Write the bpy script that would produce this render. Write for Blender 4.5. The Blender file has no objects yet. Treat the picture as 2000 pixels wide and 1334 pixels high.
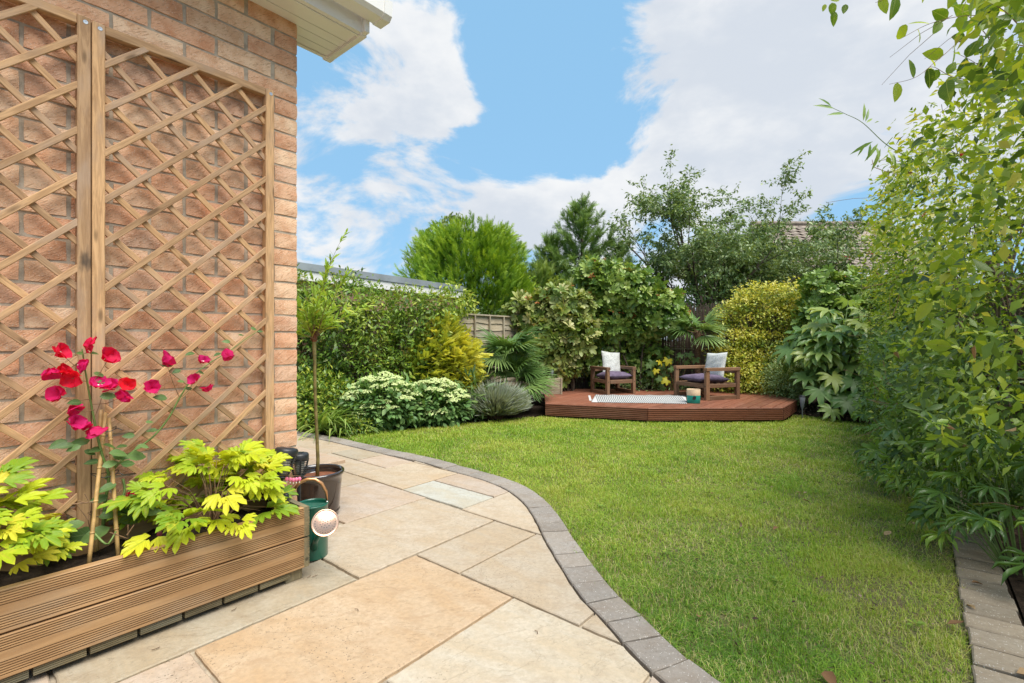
import bpy, bmesh, math, random
import numpy as np
from mathutils import Vector, Matrix

random.seed(7)
RNG = np.random.default_rng(7)
SC = bpy.context.scene
COL = SC.collection
R = math.radians

# ------------------------------------------------------------------ camera
F, CX, CY, H = 951.0, 1000.0, 665.0, 1.0        # focal length and horizon in photo pixels, eye height
cam_d = bpy.data.cameras.new('camera')
cam = bpy.data.objects.new('camera', cam_d)
COL.objects.link(cam)
cam.location = (0, 0, H)
cam.rotation_euler = (R(90), 0, 0)
cam_d.sensor_width = 36
cam_d.lens = F / 2000 * 36
cam_d.shift_y = -0.001
cam_d.clip_start = 0.02
cam_d.clip_end = 2000
SC.camera = cam

# ------------------------------------------------------------------ light
SUN = Vector((0.30, -0.34, 0.89)).normalized()
sun_el = math.asin(SUN.z)
sun_az = math.atan2(SUN.x, SUN.y)
sd = bpy.data.lights.new('sun', 'SUN')
sd.energy = 3.6
sd.angle = R(45)
sd.color = (1.0, 0.95, 0.87)
so = bpy.data.objects.new('sun', sd)
COL.objects.link(so)
so.rotation_euler = SUN.to_track_quat('Z', 'Y').to_euler()
SC.view_settings.view_transform = 'Standard'
SC.view_settings.look = 'None'
SC.view_settings.exposure = 0.72
SC.view_settings.gamma = 1.0
SC.cycles.max_bounces = 7
SC.cycles.diffuse_bounces = 4
SC.cycles.glossy_bounces = 3
SC.cycles.transmission_bounces = 4
SC.cycles.transparent_max_bounces = 4
SC.cycles.caustics_reflective = False
SC.cycles.caustics_refractive = False
SC.cycles.use_denoising = True


def N(nt, typ, ins=None, **attrs):
    nd = nt.nodes.new(typ)
    for k, v in attrs.items():
        setattr(nd, k, v)
    for k, v in (ins or {}).items():
        s = nd.inputs[k]
        if isinstance(v, bpy.types.NodeSocket):
            nt.links.new(v, s)
        elif isinstance(v, bpy.types.Node):
            nt.links.new(v.outputs[0], s)
        else:
            if hasattr(s, 'default_value') and not isinstance(v, (int, float)) and len(v) == 3 and s.type == 'RGBA':
                v = (*v, 1)
            s.default_value = v
    return nd


def math_(nt, op, a, b=0.0, clamp=False):
    return N(nt, 'ShaderNodeMath', {0: a, 1: b}, operation=op, use_clamp=clamp).outputs[0]


def mixc(nt, fac, a, b, blend='MIX'):
    m = N(nt, 'ShaderNodeMix', {}, data_type='RGBA', blend_type=blend)
    for s, v in ((m.inputs[0], fac), (m.inputs[6], a), (m.inputs[7], b)):
        if isinstance(v, bpy.types.NodeSocket):
            nt.links.new(v, s)
        elif isinstance(v, (int, float)):
            s.default_value = v
        else:
            s.default_value = (*v[:3], 1)
    return m.outputs[2]


def ramp(nt, fac, stops, interp='LINEAR'):
    r = N(nt, 'ShaderNodeValToRGB', {0: fac})
    cr = r.color_ramp
    cr.interpolation = interp
    while len(cr.elements) < len(stops):
        cr.elements.new(0.5)
    for e, (p, c) in zip(cr.elements, stops):
        e.position = p
        e.color = (*c[:3], 1) if not isinstance(c, (int, float)) else (c, c, c, 1)
    return r.outputs[0]


def rng_(nt, v, a, b, c=0.0, d=1.0, smooth=True):
    return N(nt, 'ShaderNodeMapRange', {0: v, 1: a, 2: b, 3: c, 4: d},
             interpolation_type='SMOOTHSTEP' if smooth else 'LINEAR').outputs[0]


# ------------------------------------------------------------------ sky with broken cloud
world = bpy.data.worlds.new('World')
SC.world = world
world.use_nodes = True
wt = world.node_tree
wt.nodes.clear()
sky = N(wt, 'ShaderNodeTexSky', sky_type='NISHITA', sun_disc=False)
sky.sun_elevation = sun_el
sky.sun_rotation = sun_az
sky.altitude = 50
sky.air_density = 1.0
sky.dust_density = 0.6
sky.ozone_density = 1.5
tc = N(wt, 'ShaderNodeTexCoord')
gen = tc.outputs['Generated']
flat = N(wt, 'ShaderNodeMapping', {0: gen, 3: (1.0, 1.0, 1.9)}).outputs[0]
n1 = N(wt, 'ShaderNodeTexNoise', {0: flat, 'Scale': 3.4, 'Detail': 11.0, 'Roughness': 0.60, 'Distortion': 0.35}).outputs[0]
flat2 = N(wt, 'ShaderNodeMapping', {0: gen, 1: (0.03, 0.0, 0.09), 3: (1.0, 1.0, 1.9)}).outputs[0]
n2 = N(wt, 'ShaderNodeTexNoise', {0: flat2, 'Scale': 3.1, 'Detail': 5.0, 'Roughness': 0.5, 'Distortion': 0.25}).outputs[0]
n3 = N(wt, 'ShaderNodeTexNoise', {0: flat, 'Scale': 7.5, 'Detail': 6.0, 'Roughness': 0.6}).outputs[0]


def pdir(px, py):
    return Vector(((px - CX) / F, 1.0, (CY - py) / F)).normalized()


cov = math_(wt, 'ADD', math_(wt, 'MULTIPLY', math_(wt, 'SUBTRACT', n1, 0.5), 2.3), 0.50)
CLOUDS = [  # where the cloud banks and the clear gaps stand in the sky
    (790, 40, .20, .16), (850, 175, .13, .20), (690, 255, .12, .06), (1290, 140, .17, .19), (1480, 90, .26, .17),
    (1720, 150, .26, .17), (1480, 290, .16, .16), (1420, 380, .20, .20), (1040, 385, .14, .14), (1200, 430, .20, .20),
    (740, 470, .20, .17), (600, 450, .15, .14), (1560, 330, .10, .12), (900, 440, .12, .10),
    (1075, 90, .17, -.28), (1010, 265, .17, -.24), (1150, 290, .09, -.20), (1660, 400, .09, -.20), (640, 345, .11, -.14),
    (870, 330, .12, -.16), (960, 180, .05, -.05), (1110, 210, .13, -.22), (1180, 270, .08, -.12), (1640, 330, .08, -.10), (1010, 330, .06, -.10), (1215, 15, .09, -.16), (1560, 240, .05, -.10), (1340, 300, .06, -.12)]
for px, py, r_, w_ in CLOUDS:
    d_ = N(wt, 'ShaderNodeVectorMath', {0: gen, 1: pdir(px, py)}, operation='DISTANCE').outputs['Value']
    cov = math_(wt, 'ADD', cov, rng_(wt, d_, 0.0, r_ * 1.25, w_, 0.0))
mask = rng_(wt, cov, 0.43, 0.67)
shade = rng_(wt, math_(wt, 'ADD', math_(wt, 'MULTIPLY', n2, 0.65), math_(wt, 'MULTIPLY', n3, 0.35)), 0.38, 0.60)
cloud_c = mixc(wt, shade, (5.6, 5.7, 5.8), (4.15, 4.5, 5.0))
skyc = mixc(wt, 1.0, sky.outputs[0], (1.0, 1.0, 1.0), 'MULTIPLY')
veil = mixc(wt, 0.80, skyc, (1.95, 3.85, 5.75))
final = mixc(wt, mask, veil, cloud_c)
bg = N(wt, 'ShaderNodeBackground', {0: final, 1: 0.1})
wo = N(wt, 'ShaderNodeOutputWorld', {0: bg.outputs[0]})

# ------------------------------------------------------------------ places
A = math.atan2(790, 951)
U2 = np.array([math.sin(A), math.cos(A)])       # along the house wall, away from us
N2 = np.array([U2[1], -U2[0]])                  # out of the wall, into the garden
C2 = np.array([-1.072, 2.428])                  # foot of the house corner
ROT = math.atan2(U2[1], U2[0])


def G(px, py, z=0.0):
    Y = F * (H - z) / (py - CY)
    return np.array([(px - CX) / F * Y, Y])


def at(px, py, Y):
    return Vector(((px - CX) / F * Y, Y, H + (CY - py) / F * Y))


def onwall(px, py, off):
    """house-frame point (x along wall, y into wall, z) seen at a pixel on the plane off metres before the wall"""
    P0 = C2 + N2 * off
    k = (px - CX) / F
    s = (P0[0] - k * P0[1]) / (U2[0] - k * U2[1])
    Y = P0[1] - U2[1] * s
    return Vector((-s, -off, H + (CY - py) / F * Y))


HM = Matrix.Translation((C2[0], C2[1], 0)) @ Matrix.Rotation(ROT, 4, 'Z')


# ------------------------------------------------------------------ object helpers
def tag(o, label=None, cat=None, group=None, kind=None):
    if label: o['label'] = label
    if cat: o['category'] = cat
    if group: o['group'] = group
    if kind: o['kind'] = kind
    return o


def empty(name, loc=(0, 0, 0), rz=0.0, label=None, cat=None, group=None):
    o = bpy.data.objects.new(name, None)
    COL.objects.link(o)
    o.location = loc
    o.rotation_euler = (0, 0, rz)
    o.empty_display_size = 0.1
    return tag(o, label, cat, group)


def obj(name, me, mat=None, parent=None, M=None, color=None):
    o = bpy.data.objects.new(name, me)
    COL.objects.link(o)
    if mat is not None and len(me.materials) == 0:
        me.materials.append(mat)
    if parent is not None:
        o.parent = parent
    if M is not None:
        o.matrix_basis = M
    if color is not None:
        o.color = (*color, 1)
    return o


def mesh_np(name, V, faces, tint=None, smooth=False):
    """faces: array (m,3) / (m,4) or list of lists"""
    me = bpy.data.meshes.new(name)
    V = np.asarray(V, dtype=np.float32)
    if isinstance(faces, np.ndarray):
        m, k = faces.shape
        me.vertices.add(len(V))
        me.vertices.foreach_set('co', V.ravel())
        me.loops.add(m * k)
        me.loops.foreach_set('vertex_index', faces.astype(np.int32).ravel())
        me.polygons.add(m)
        me.polygons.foreach_set('loop_start', np.arange(0, m * k, k, dtype=np.int32))
        if smooth:
            me.polygons.foreach_set('use_smooth', np.ones(m, dtype=bool))
        me.update(calc_edges=True)
    else:
        me.from_pydata([tuple(map(float, v)) for v in V], [], faces)
        if smooth:
            me.polygons.foreach_set('use_smooth', np.ones(len(me.polygons), dtype=bool))
        me.update()
    if tint is not None:
        a = me.attributes.new('tint', 'FLOAT', 'POINT')
        a.data.foreach_set('value', np.asarray(tint, dtype=np.float32))
    return me


_cb = {}


def cbox(lx, ly, lz, b=0.002):
    key = (round(lx, 4), round(ly, 4), round(lz, 4), round(b, 4))
    if key in _cb:
        return _cb[key]
    hx, hy, hz = lx / 2, ly / 2, lz / 2
    bm = bmesh.new()
    for sx in (-1, 1):
        for sy in (-1, 1):
            for sz in (-1, 1):
                bm.verts.new((sx * hx, sy * (hy - b), sz * (hz - b)))
                bm.verts.new((sx * (hx - b), sy * hy, sz * (hz - b)))
                bm.verts.new((sx * (hx - b), sy * (hy - b), sz * hz))
    bmesh.ops.convex_hull(bm, input=bm.verts)
    bmesh.ops.dissolve_limit(bm, angle_limit=0.01, verts=bm.verts, edges=bm.edges)
    me = bpy.data.meshes.new('box')
    bm.to_mesh(me)
    bm.free()
    _cb[key] = me
    return me


def frame(a, b, up=(0, 0, 1)):
    a, b, up = Vector(a), Vector(b), Vector(up)
    x = (b - a).normalized()
    z = (up - x * up.dot(x))
    if z.length < 1e-5:
        z = Vector((0, 1, 0)) - x * x.y
    z.normalize()
    y = z.cross(x)
    M = Matrix((x, y, z)).transposed().to_4x4()
    M.translation = (a + b) / 2
    return M


def beam(name, a, b, wy, wz, mat, parent, up=(0, 0, 1), bev=0.002):
    """a squared timber from a to b; its own length is local x"""
    L = (Vector(b) - Vector(a)).length
    me = cbox(L, wy, wz, bev).copy()
    me.materials.clear()
    return obj(name, me, mat, parent, frame(a, b, up))


class MB:
    def __init__(self):
        self.v, self.f = [], []

    def add(self, V, Fc):
        o = len(self.v)
        self.v += [tuple(p) for p in V]
        self.f += [[i + o for i in q] for q in Fc]
        return self

    def box(self, x0, x1, y0, y1, z0, z1):
        V = [(x, y, z) for x in (x0, x1) for y in (y0, y1) for z in (z0, z1)]
        return self.add(V, [(0, 1, 3, 2), (4, 6, 7, 5), (0, 4, 5, 1), (2, 3, 7, 6), (0, 2, 6, 4), (1, 5, 7, 3)])

    def tube(self, pts, rad, k=6, cap=True):
        pts = [Vector(p) for p in pts]
        if isinstance(rad, (int, float)):
            rad = [rad] * len(pts)
        V, Fc = [], []
        prev = None
        for i, p in enumerate(pts):
            t = (pts[min(i + 1, len(pts) - 1)] - pts[max(i - 1, 0)]).normalized()
            if prev is None:
                a = Vector((1, 0, 0)) if abs(t.x) < .8 else Vector((0, 1, 0))
            else:
                a = prev
            x = (a - t * a.dot(t)).normalized()
            prev = x
            y = t.cross(x)
            for j in range(k):
                an = 2 * math.pi * j / k
                V.append(p + (x * math.cos(an) + y * math.sin(an)) * rad[i])
        for i in range(len(pts) - 1):
            for j in range(k):
                Fc.append((i * k + j, i * k + (j + 1) % k, (i + 1) * k + (j + 1) % k, (i + 1) * k + j))
        if cap:
            Fc.append(tuple(range(k - 1, -1, -1)))
            Fc.append(tuple((len(pts) - 1) * k + j for j in range(k)))
        return self.add(V, Fc)

    def lathe(self, prof, k=24, c=(0, 0, 0), cap0=False, cap1=False):
        V, Fc = [], []
        for r, z in prof:
            for j in range(k):
                an = 2 * math.pi * j / k
                V.append((c[0] + r * math.cos(an), c[1] + r * math.sin(an), c[2] + z))
        for i in range(len(prof) - 1):
            for j in range(k):
                Fc.append((i * k + j, i * k + (j + 1) % k, (i + 1) * k + (j + 1) % k, (i + 1) * k + j))
        if cap0: Fc.append(tuple(range(k - 1, -1, -1)))
        if cap1: Fc.append(tuple((len(prof) - 1) * k + j for j in range(k)))
        return self.add(V, Fc)

    def build(self, name, mat, parent=None, M=None, smooth=False, color=None):
        me = mesh_np(name, self.v, self.f, smooth=smooth)
        return obj(name, me, mat, parent, M, color)


def crom(pts, step):
    """smooth curve through points, resampled at equal steps"""
    P = np.array(pts, float)
    P = np.vstack([2 * P[0] - P[1], P, 2 * P[-1] - P[-2]])
    out = []
    for i in range(1, len(P) - 2):
        for t in np.linspace(0, 1, 20, endpoint=False):
            a, b, c, d = P[i - 1], P[i], P[i + 1], P[i + 2]
            out.append(.5 * (2 * b + (c - a) * t + (2 * a - 5 * b + 4 * c - d) * t * t + (-a + 3 * b - 3 * c + d) * t ** 3))
    out.append(P[-2])
    out = np.array(out)
    L = np.r_[0, np.cumsum(np.linalg.norm(np.diff(out, axis=0), axis=1))]
    s = np.arange(0, L[-1], step)
    return np.stack([np.interp(s, L, out[:, k]) for k in range(out.shape[1])], 1)


def clip_convex(subj, win):
    """Sutherland-Hodgman: subject polygon clipped by a convex counter-clockwise window"""
    out = [np.array(p, float) for p in subj]
    for i in range(len(win)):
        a, b = np.array(win[i]), np.array(win[(i + 1) % len(win)])
        e = b - a
        side = lambda p: e[0] * (p[1] - a[1]) - e[1] * (p[0] - a[0])
        inp, out = out, []
        for j in range(len(inp)):
            p, q = inp[j - 1], inp[j]
            sp, sq = side(p), side(q)
            if (sp >= 0) != (sq >= 0):
                out.append(p + (q - p) * sp / (sp - sq))
            if sq >= 0:
                out.append(q)
        if not out:
            return []
    return out


def area2(P):
    P = np.array(P)
    return .5 * np.sum(P[:, 0] * np.roll(P[:, 1], -1) - np.roll(P[:, 0], -1) * P[:, 1])


def prism(poly, ztop, depth, bev, jit=0.0, step=0.05):
    """a stone: polygon with worn edges, jittered outline"""
    P = np.array(poly, float)
    if area2(P) < 0:
        P = P[::-1]
    Q = []
    for i in range(len(P)):
        a, b = P[i], P[(i + 1) % len(P)]
        L = np.linalg.norm(b - a)
        if L < 1e-4: continue
        k = max(1, int(L / step))
        for j in range(k):
            Q.append(a + (b - a) * j / k)
    Q = np.array(Q)
    t = np.roll(Q, -1, 0) - np.roll(Q, 1, 0)
    t /= np.linalg.norm(t, axis=1)[:, None] + 1e-9
    nin = np.stack([-t[:, 1], t[:, 0]], 1)
    Q = Q + nin * np.abs(RNG.normal(0, jit, len(Q)))[:, None]
    n = len(Q)
    c = Q.mean(0)
    V = [(*(q - c), ztop - depth) for q in Q] + [(*(q - c), ztop - bev * .9) for q in Q] + \
        [(*(q + m * bev - c), ztop) for q, m in zip(Q, nin)]
    Fc = []
    for r_ in (0, 1):
        for i in range(n):
            j = (i + 1) % n
            Fc.append((r_ * n + i, r_ * n + j, (r_ + 1) * n + j, (r_ + 1) * n + i))
    Fc.append(tuple(2 * n + i for i in range(n)))
    return mesh_np('stone', V, Fc), c


# ------------------------------------------------------------------ leaf tools
def leaf_t(w=.4, rows=(.35, .7), fold=.25, curl=.15, prof=None):
    """a leaf along +y, unit long, folded on its midrib"""
    prof = prof or (lambda t: math.sin(math.pi * t ** .8) ** .8)
    V = [(0, 0, 0)]
    T = []
    last = None
    for t in rows:
        hw = w / 2 * prof(t)
        z = -curl * t * t
        i = len(V)
        V += [(-hw, t, z + fold * hw), (0, t, z), (hw, t, z + fold * hw)]
        if last is None:
            T += [(0, i + 1, i), (0, i + 2, i + 1)]
        else:
            j = last
            T += [(j, j + 1, i + 1), (j, i + 1, i), (j + 1, j + 2, i + 2), (j + 1, i + 2, i + 1)]
        last = i
    V.append((0, 1, -curl))
    k = len(V) - 1
    T += [(last, last + 1, k), (last + 1, last + 2, k)]
    return np.array(V, float), np.array(T)


def merge_t(parts):
    V, T, o = [], [], 0
    for v, t in parts:
        V.append(v)
        T.append(t + o)
        o += len(v)
    return np.vstack(V), np.vstack(T)


def rot_t(tm, az=0, tilt=0, s=1, off=(0, 0, 0)):
    v, t = tm
    M = Matrix.Rotation(az, 3, 'Z') @ Matrix.Rotation(tilt, 3, 'X')
    return (v * s) @ np.array(M).T + np.array(off), t


LEAF2 = (np.array([(0, 0, 0), (-.22, .45, .05), (.22, .45, .05), (0, 1, -.05)], float), np.array([(0, 3, 1), (0, 2, 3)]))
LEAF4 = leaf_t(.42, (.5,), .3, .15)
LEAF8 = leaf_t(.5, (.33, .7), .3, .2)
LEAFN = leaf_t(.22, (.35, .7), .25, .2)
LEAFO = leaf_t(.62, (.25, .5, .8), .25, .25)


def nrm(v):
    return v / (np.linalg.norm(v, axis=-1, keepdims=True) + 1e-9)


def orient(D, Nn):
    y = nrm(D)
    z = nrm(Nn - np.sum(Nn * y, -1, keepdims=True) * y)
    x = np.cross(y, z)
    return np.stack([x, y, z], -1)


def scatter(name, tm, P, D, Nn, S, tint=None, tip=0.0, wid=1.0):
    V0, T0 = tm
    Rm = orient(D, Nn)
    V0 = V0 * np.array([wid, 1, 1])
    V = np.einsum('nij,kj->nki', Rm, V0) * np.asarray(S)[:, None, None] + P[:, None, :]
    n, k = len(P), len(V0)
    T = (T0[None] + (np.arange(n) * k)[:, None, None]).reshape(-1, 3)
    if tint is None:
        tint = RNG.random(n)
    ti = np.repeat(tint, k).reshape(n, k) + tip * V0[None, :, 1]
    return mesh_np(name, V.reshape(-1, 3), T, ti.ravel())


def rdir(n):
    return nrm(RNG.normal(size=(n, 3)))


def blobs_pts(blobs, n, shell=.45, cull=.7):
    """points near the surface of a union of ellipsoids; returns points and outward directions"""
    B = np.array(blobs, float)
    w = np.prod(B[:, 3:6], axis=1) ** (2 / 3)
    i = RNG.choice(len(B), size=int(n * 1.6), p=w / w.sum())
    d = rdir(len(i))
    r = 1 - shell * RNG.random(len(i)) ** 1.6
    r = np.where(RNG.random(len(i)) < .13, 1 + .22 * RNG.random(len(i)), r)
    P = B[i, :3] + d * B[i, 3:6] * r[:, None]
    keep = np.ones(len(i), bool)
    for b in range(len(B)):
        q = np.linalg.norm((P - B[b, :3]) / B[b, 3:6], axis=1)
        keep &= ~((q < cull) & (i != b))
    keep &= P[:, 2] > 0.01
    P, O = P[keep][:n], nrm(d[keep] / B[i[keep], 3:6])[:n]
    return P, O


def cluster(P, O, per, spread):
    """several leaves about each twig tip"""
    k = len(P)
    Q = np.repeat(P, per, 0) + RNG.normal(0, spread, (k * per, 3))
    return Q, np.repeat(O, per, 0)


def place_leaves(root, name, meshes, P, D, Nn, S, mat=None):
    """each large leaf an object of its own; meshes are shared"""
    Rm = orient(np.asarray(D, float), np.asarray(Nn, float))
    b = np.array(root.location)
    out = []
    for i in range(len(P)):
        M = Matrix.Identity(4)
        for r_ in range(3):
            for c_ in range(3):
                M[r_][c_] = Rm[i][r_][c_] * S[i]
            M[r_][3] = P[i][r_] - b[r_]
        out.append(obj(name, meshes[i % len(meshes)], mat, root, M))
    return out


def local(P, root):
    return P - np.array(root.location)


def foliage(root, name, tm, P, D, Nn, S, mat, tint=None, tip=0.0, kind=None):
    o = obj(name, scatter(name, tm, local(P, root), D, Nn, S, tint, tip), mat, root)
    if kind: o['kind'] = kind
    return o
# ------------------------------------------------------------------ materials
def new_mat(name):
    m = bpy.data.materials.new(name)
    m.use_nodes = True
    nt = m.node_tree
    p = nt.nodes['Principled BSDF']
    return m, nt, p


def link(nt, a, b):
    nt.links.new(a, b)


def bump(nt, p, h, strength=.3, dist=.002):
    b = N(nt, 'ShaderNodeBump', {'Height': h, 'Strength': strength, 'Distance': dist})
    link(nt, b.outputs[0], p.inputs['Normal'])


def ocoord(nt, scale=(1, 1, 1), jitter=True, kind='Object', rot=(0, 0, 0)):
    t = N(nt, 'ShaderNodeTexCoord').outputs[kind]
    if jitter:
        oi = N(nt, 'ShaderNodeObjectInfo').outputs['Random']
        off = math_(nt, 'MULTIPLY', oi, 53.0)
        t = N(nt, 'ShaderNodeVectorMath', {0: t, 1: off}, operation='ADD').outputs[0]
    if any(rot):
        t = N(nt, 'ShaderNodeMapping', {0: t, 2: rot}).outputs[0]
    return N(nt, 'ShaderNodeMapping', {0: t, 3: scale}).outputs[0]


def noise(nt, vec, sc=5.0, det=4.0, rough=.55, dist=0.0):
    return N(nt, 'ShaderNodeTexNoise', {0: vec, 'Scale': sc, 'Detail': det, 'Roughness': rough, 'Distortion': dist}).outputs[0]


def leaf_mat(name, stops, inst=False, trans=.40, rough=.42, vein=None, spec=.4, patchy=.0):
    m, nt, p = new_mat(name)
    if inst:
        f = N(nt, 'ShaderNodeObjectInfo').outputs['Random']
    else:
        f = N(nt, 'ShaderNodeAttribute', attribute_name='tint').outputs['Fac']
    k = len(stops)
    c = ramp(nt, f, [(i / (k - 1), s) for i, s in enumerate(stops)])
    tcn = N(nt, 'ShaderNodeTexCoord').outputs['Object']
    if vein is not None:
        sx = N(nt, 'ShaderNodeSeparateXYZ', {0: tcn})
        ax = math_(nt, 'ABSOLUTE', sx.outputs[0])
        mid = rng_(nt, ax, 0.006, 0.018, 1.0, 0.0)
        v = math_(nt, 'SUBTRACT', sx.outputs[1], math_(nt, 'MULTIPLY', ax, 0.9))
        sv = math_(nt, 'ABSOLUTE', math_(nt, 'SINE', math_(nt, 'MULTIPLY', v, 30.0)))
        side = rng_(nt, sv, 0.0, 0.25, .45, 0.0)
        c = mixc(nt, math_(nt, 'MAXIMUM', mid, side), c, vein)
        bl = noise(nt, ocoord(nt, (1, 1, 1)), 3.0, 3)
        c = mixc(nt, rng_(nt, bl, .5, .75, 0, .5), c, (c_ * 1.0 for c_ in stops[-1]) if False else stops[-1])
        bump(nt, p, side, .4, .01)
    if patchy:
        bl = noise(nt, ocoord(nt, (1, 1, 1), False), 2.5, 2)
        c = mixc(nt, rng_(nt, bl, .35, .7, 0, patchy), c, stops[0])
    p.inputs['Roughness'].default_value = rough
    p.inputs['Specular IOR Level'].default_value = spec
    link(nt, c, p.inputs['Base Color'])
    tr = N(nt, 'ShaderNodeBsdfTranslucent', {0: mixc(nt, 1.0, c, (1.25, 1.15, .55), 'MULTIPLY')})
    mx = N(nt, 'ShaderNodeMixShader', {0: trans, 1: p.outputs[0], 2: tr.outputs[0]})
    link(nt, mx.outputs[0], nt.nodes['Material Output'].inputs[0])
    return m


def plain(name, col, rough=.5, spec=.5, metal=0.0, var=.15, nsc=8.0, bmp=0.0, coat=0.0):
    m, nt, p = new_mat(name)
    nz = noise(nt, ocoord(nt), nsc, 5)
    c = mixc(nt, rng_(nt, nz, .3, .7), tuple(x * (1 - var) for x in col), tuple(min(1, x * (1 + var)) for x in col))
    link(nt, c, p.inputs['Base Color'])
    p.inputs['Roughness'].default_value = rough
    p.inputs['Specular IOR Level'].default_value = spec
    p.inputs['Metallic'].default_value = metal
    p.inputs['Coat Weight'].default_value = coat
    if bmp:
        bump(nt, p, noise(nt, ocoord(nt), nsc * 8, 6), bmp, .003)
    return m


def wood(name, light, dark, grey=(.30, .26, .21), gamt=.4, scale=1.0, rough=.7, knots=True, stain=0.0, grain=1.0):
    """timber: grain runs along the piece's own x"""
    m, nt, p = new_mat(name)
    v1 = ocoord(nt, (2.2 * scale, 26 * scale, 26 * scale))
    g1 = noise(nt, v1, 2.2, 7, .62, 1.2)
    v2 = ocoord(nt, (9 * scale, 130 * scale, 130 * scale))
    g2 = noise(nt, v2, 1.6, 4, .6, .3)
    gr = math_(nt, 'ADD', math_(nt, 'MULTIPLY', g1, .65), math_(nt, 'MULTIPLY', g2, .35))
    c = ramp(nt, gr, [(.30, dark), (.47, tuple((a + b) / 2 for a, b in zip(light, dark))), (.56, light), (.72, tuple(x * 1.12 for x in light))])
    oi = N(nt, 'ShaderNodeObjectInfo').outputs['Random']
    c = mixc(nt, 1.0, c, ramp(nt, oi, [(0, (.70, .69, .70)), (.5, (.95, .94, .93)), (1, (1.12, 1.09, 1.03))]), 'MULTIPLY')
    w = noise(nt, ocoord(nt, (1.6, 5, 5)), 1.7, 4, .6)
    c = mixc(nt, rng_(nt, w, .46, .72, 0, gamt), c, grey)
    if stain:
        s = noise(nt, ocoord(nt, (2.5, 6, 6)), 1.3, 4, .6)
        c = mixc(nt, rng_(nt, s, .64, .76, 0, stain), c, (.035, .03, .027))
    if knots:
        vo = N(nt, 'ShaderNodeTexVoronoi', {0: ocoord(nt, (4.2 * scale, 15 * scale, 15 * scale)), 'Scale': 1.0, 'Randomness': 1.0}).outputs['Distance']
        c = mixc(nt, rng_(nt, vo, .07, .17, .75, 0), c, tuple(x * .35 for x in dark))
    link(nt, c, p.inputs['Base Color'])
    p.inputs['Roughness'].default_value = rough
    p.inputs['Specular IOR Level'].default_value = .3
    bump(nt, p, gr, .45 * grain, .0025)
    return m


def brick_mat():
    m, nt, p = new_mat('brick_face')
    oc = N(nt, 'ShaderNodeObjectInfo')
    base = oc.outputs['Color']
    v = ocoord(nt)
    patch = noise(nt, v, 14, 5, .6)
    c = mixc(nt, rng_(nt, patch, .35, .70), base, mixc(nt, 1.0, base, (.80, .66, .58), 'MULTIPLY'))
    vr = ocoord(nt, (38, 38, 210), True, 'Object', (0, R(38), 0))
    drag = noise(nt, vr, 1.0, 4, .6, .6)
    c = mixc(nt, rng_(nt, drag, .52, .68, 0, .70), c, mixc(nt, 1.0, base, (.50, .38, .30), 'MULTIPLY'))
    sp = noise(nt, v, 230, 2, .5)
    c = mixc(nt, rng_(nt, sp, .60, .70, 0, .75), c, (.78, .62, .48))
    pit = N(nt, 'ShaderNodeTexVoronoi', {0: v, 'Scale': 95.0}).outputs['Distance']
    c = mixc(nt, rng_(nt, pit, .05, .20, .35, 0), c, (.20, .11, .07))
    link(nt, c, p.inputs['Base Color'])
    p.inputs['Roughness'].default_value = .85
    p.inputs['Specular IOR Level'].default_value = .25
    h = math_(nt, 'ADD', math_(nt, 'MULTIPLY', drag, .7), math_(nt, 'MULTIPLY', sp, .5))
    bump(nt, p, h, 1.0, .004)
    return m


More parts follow.
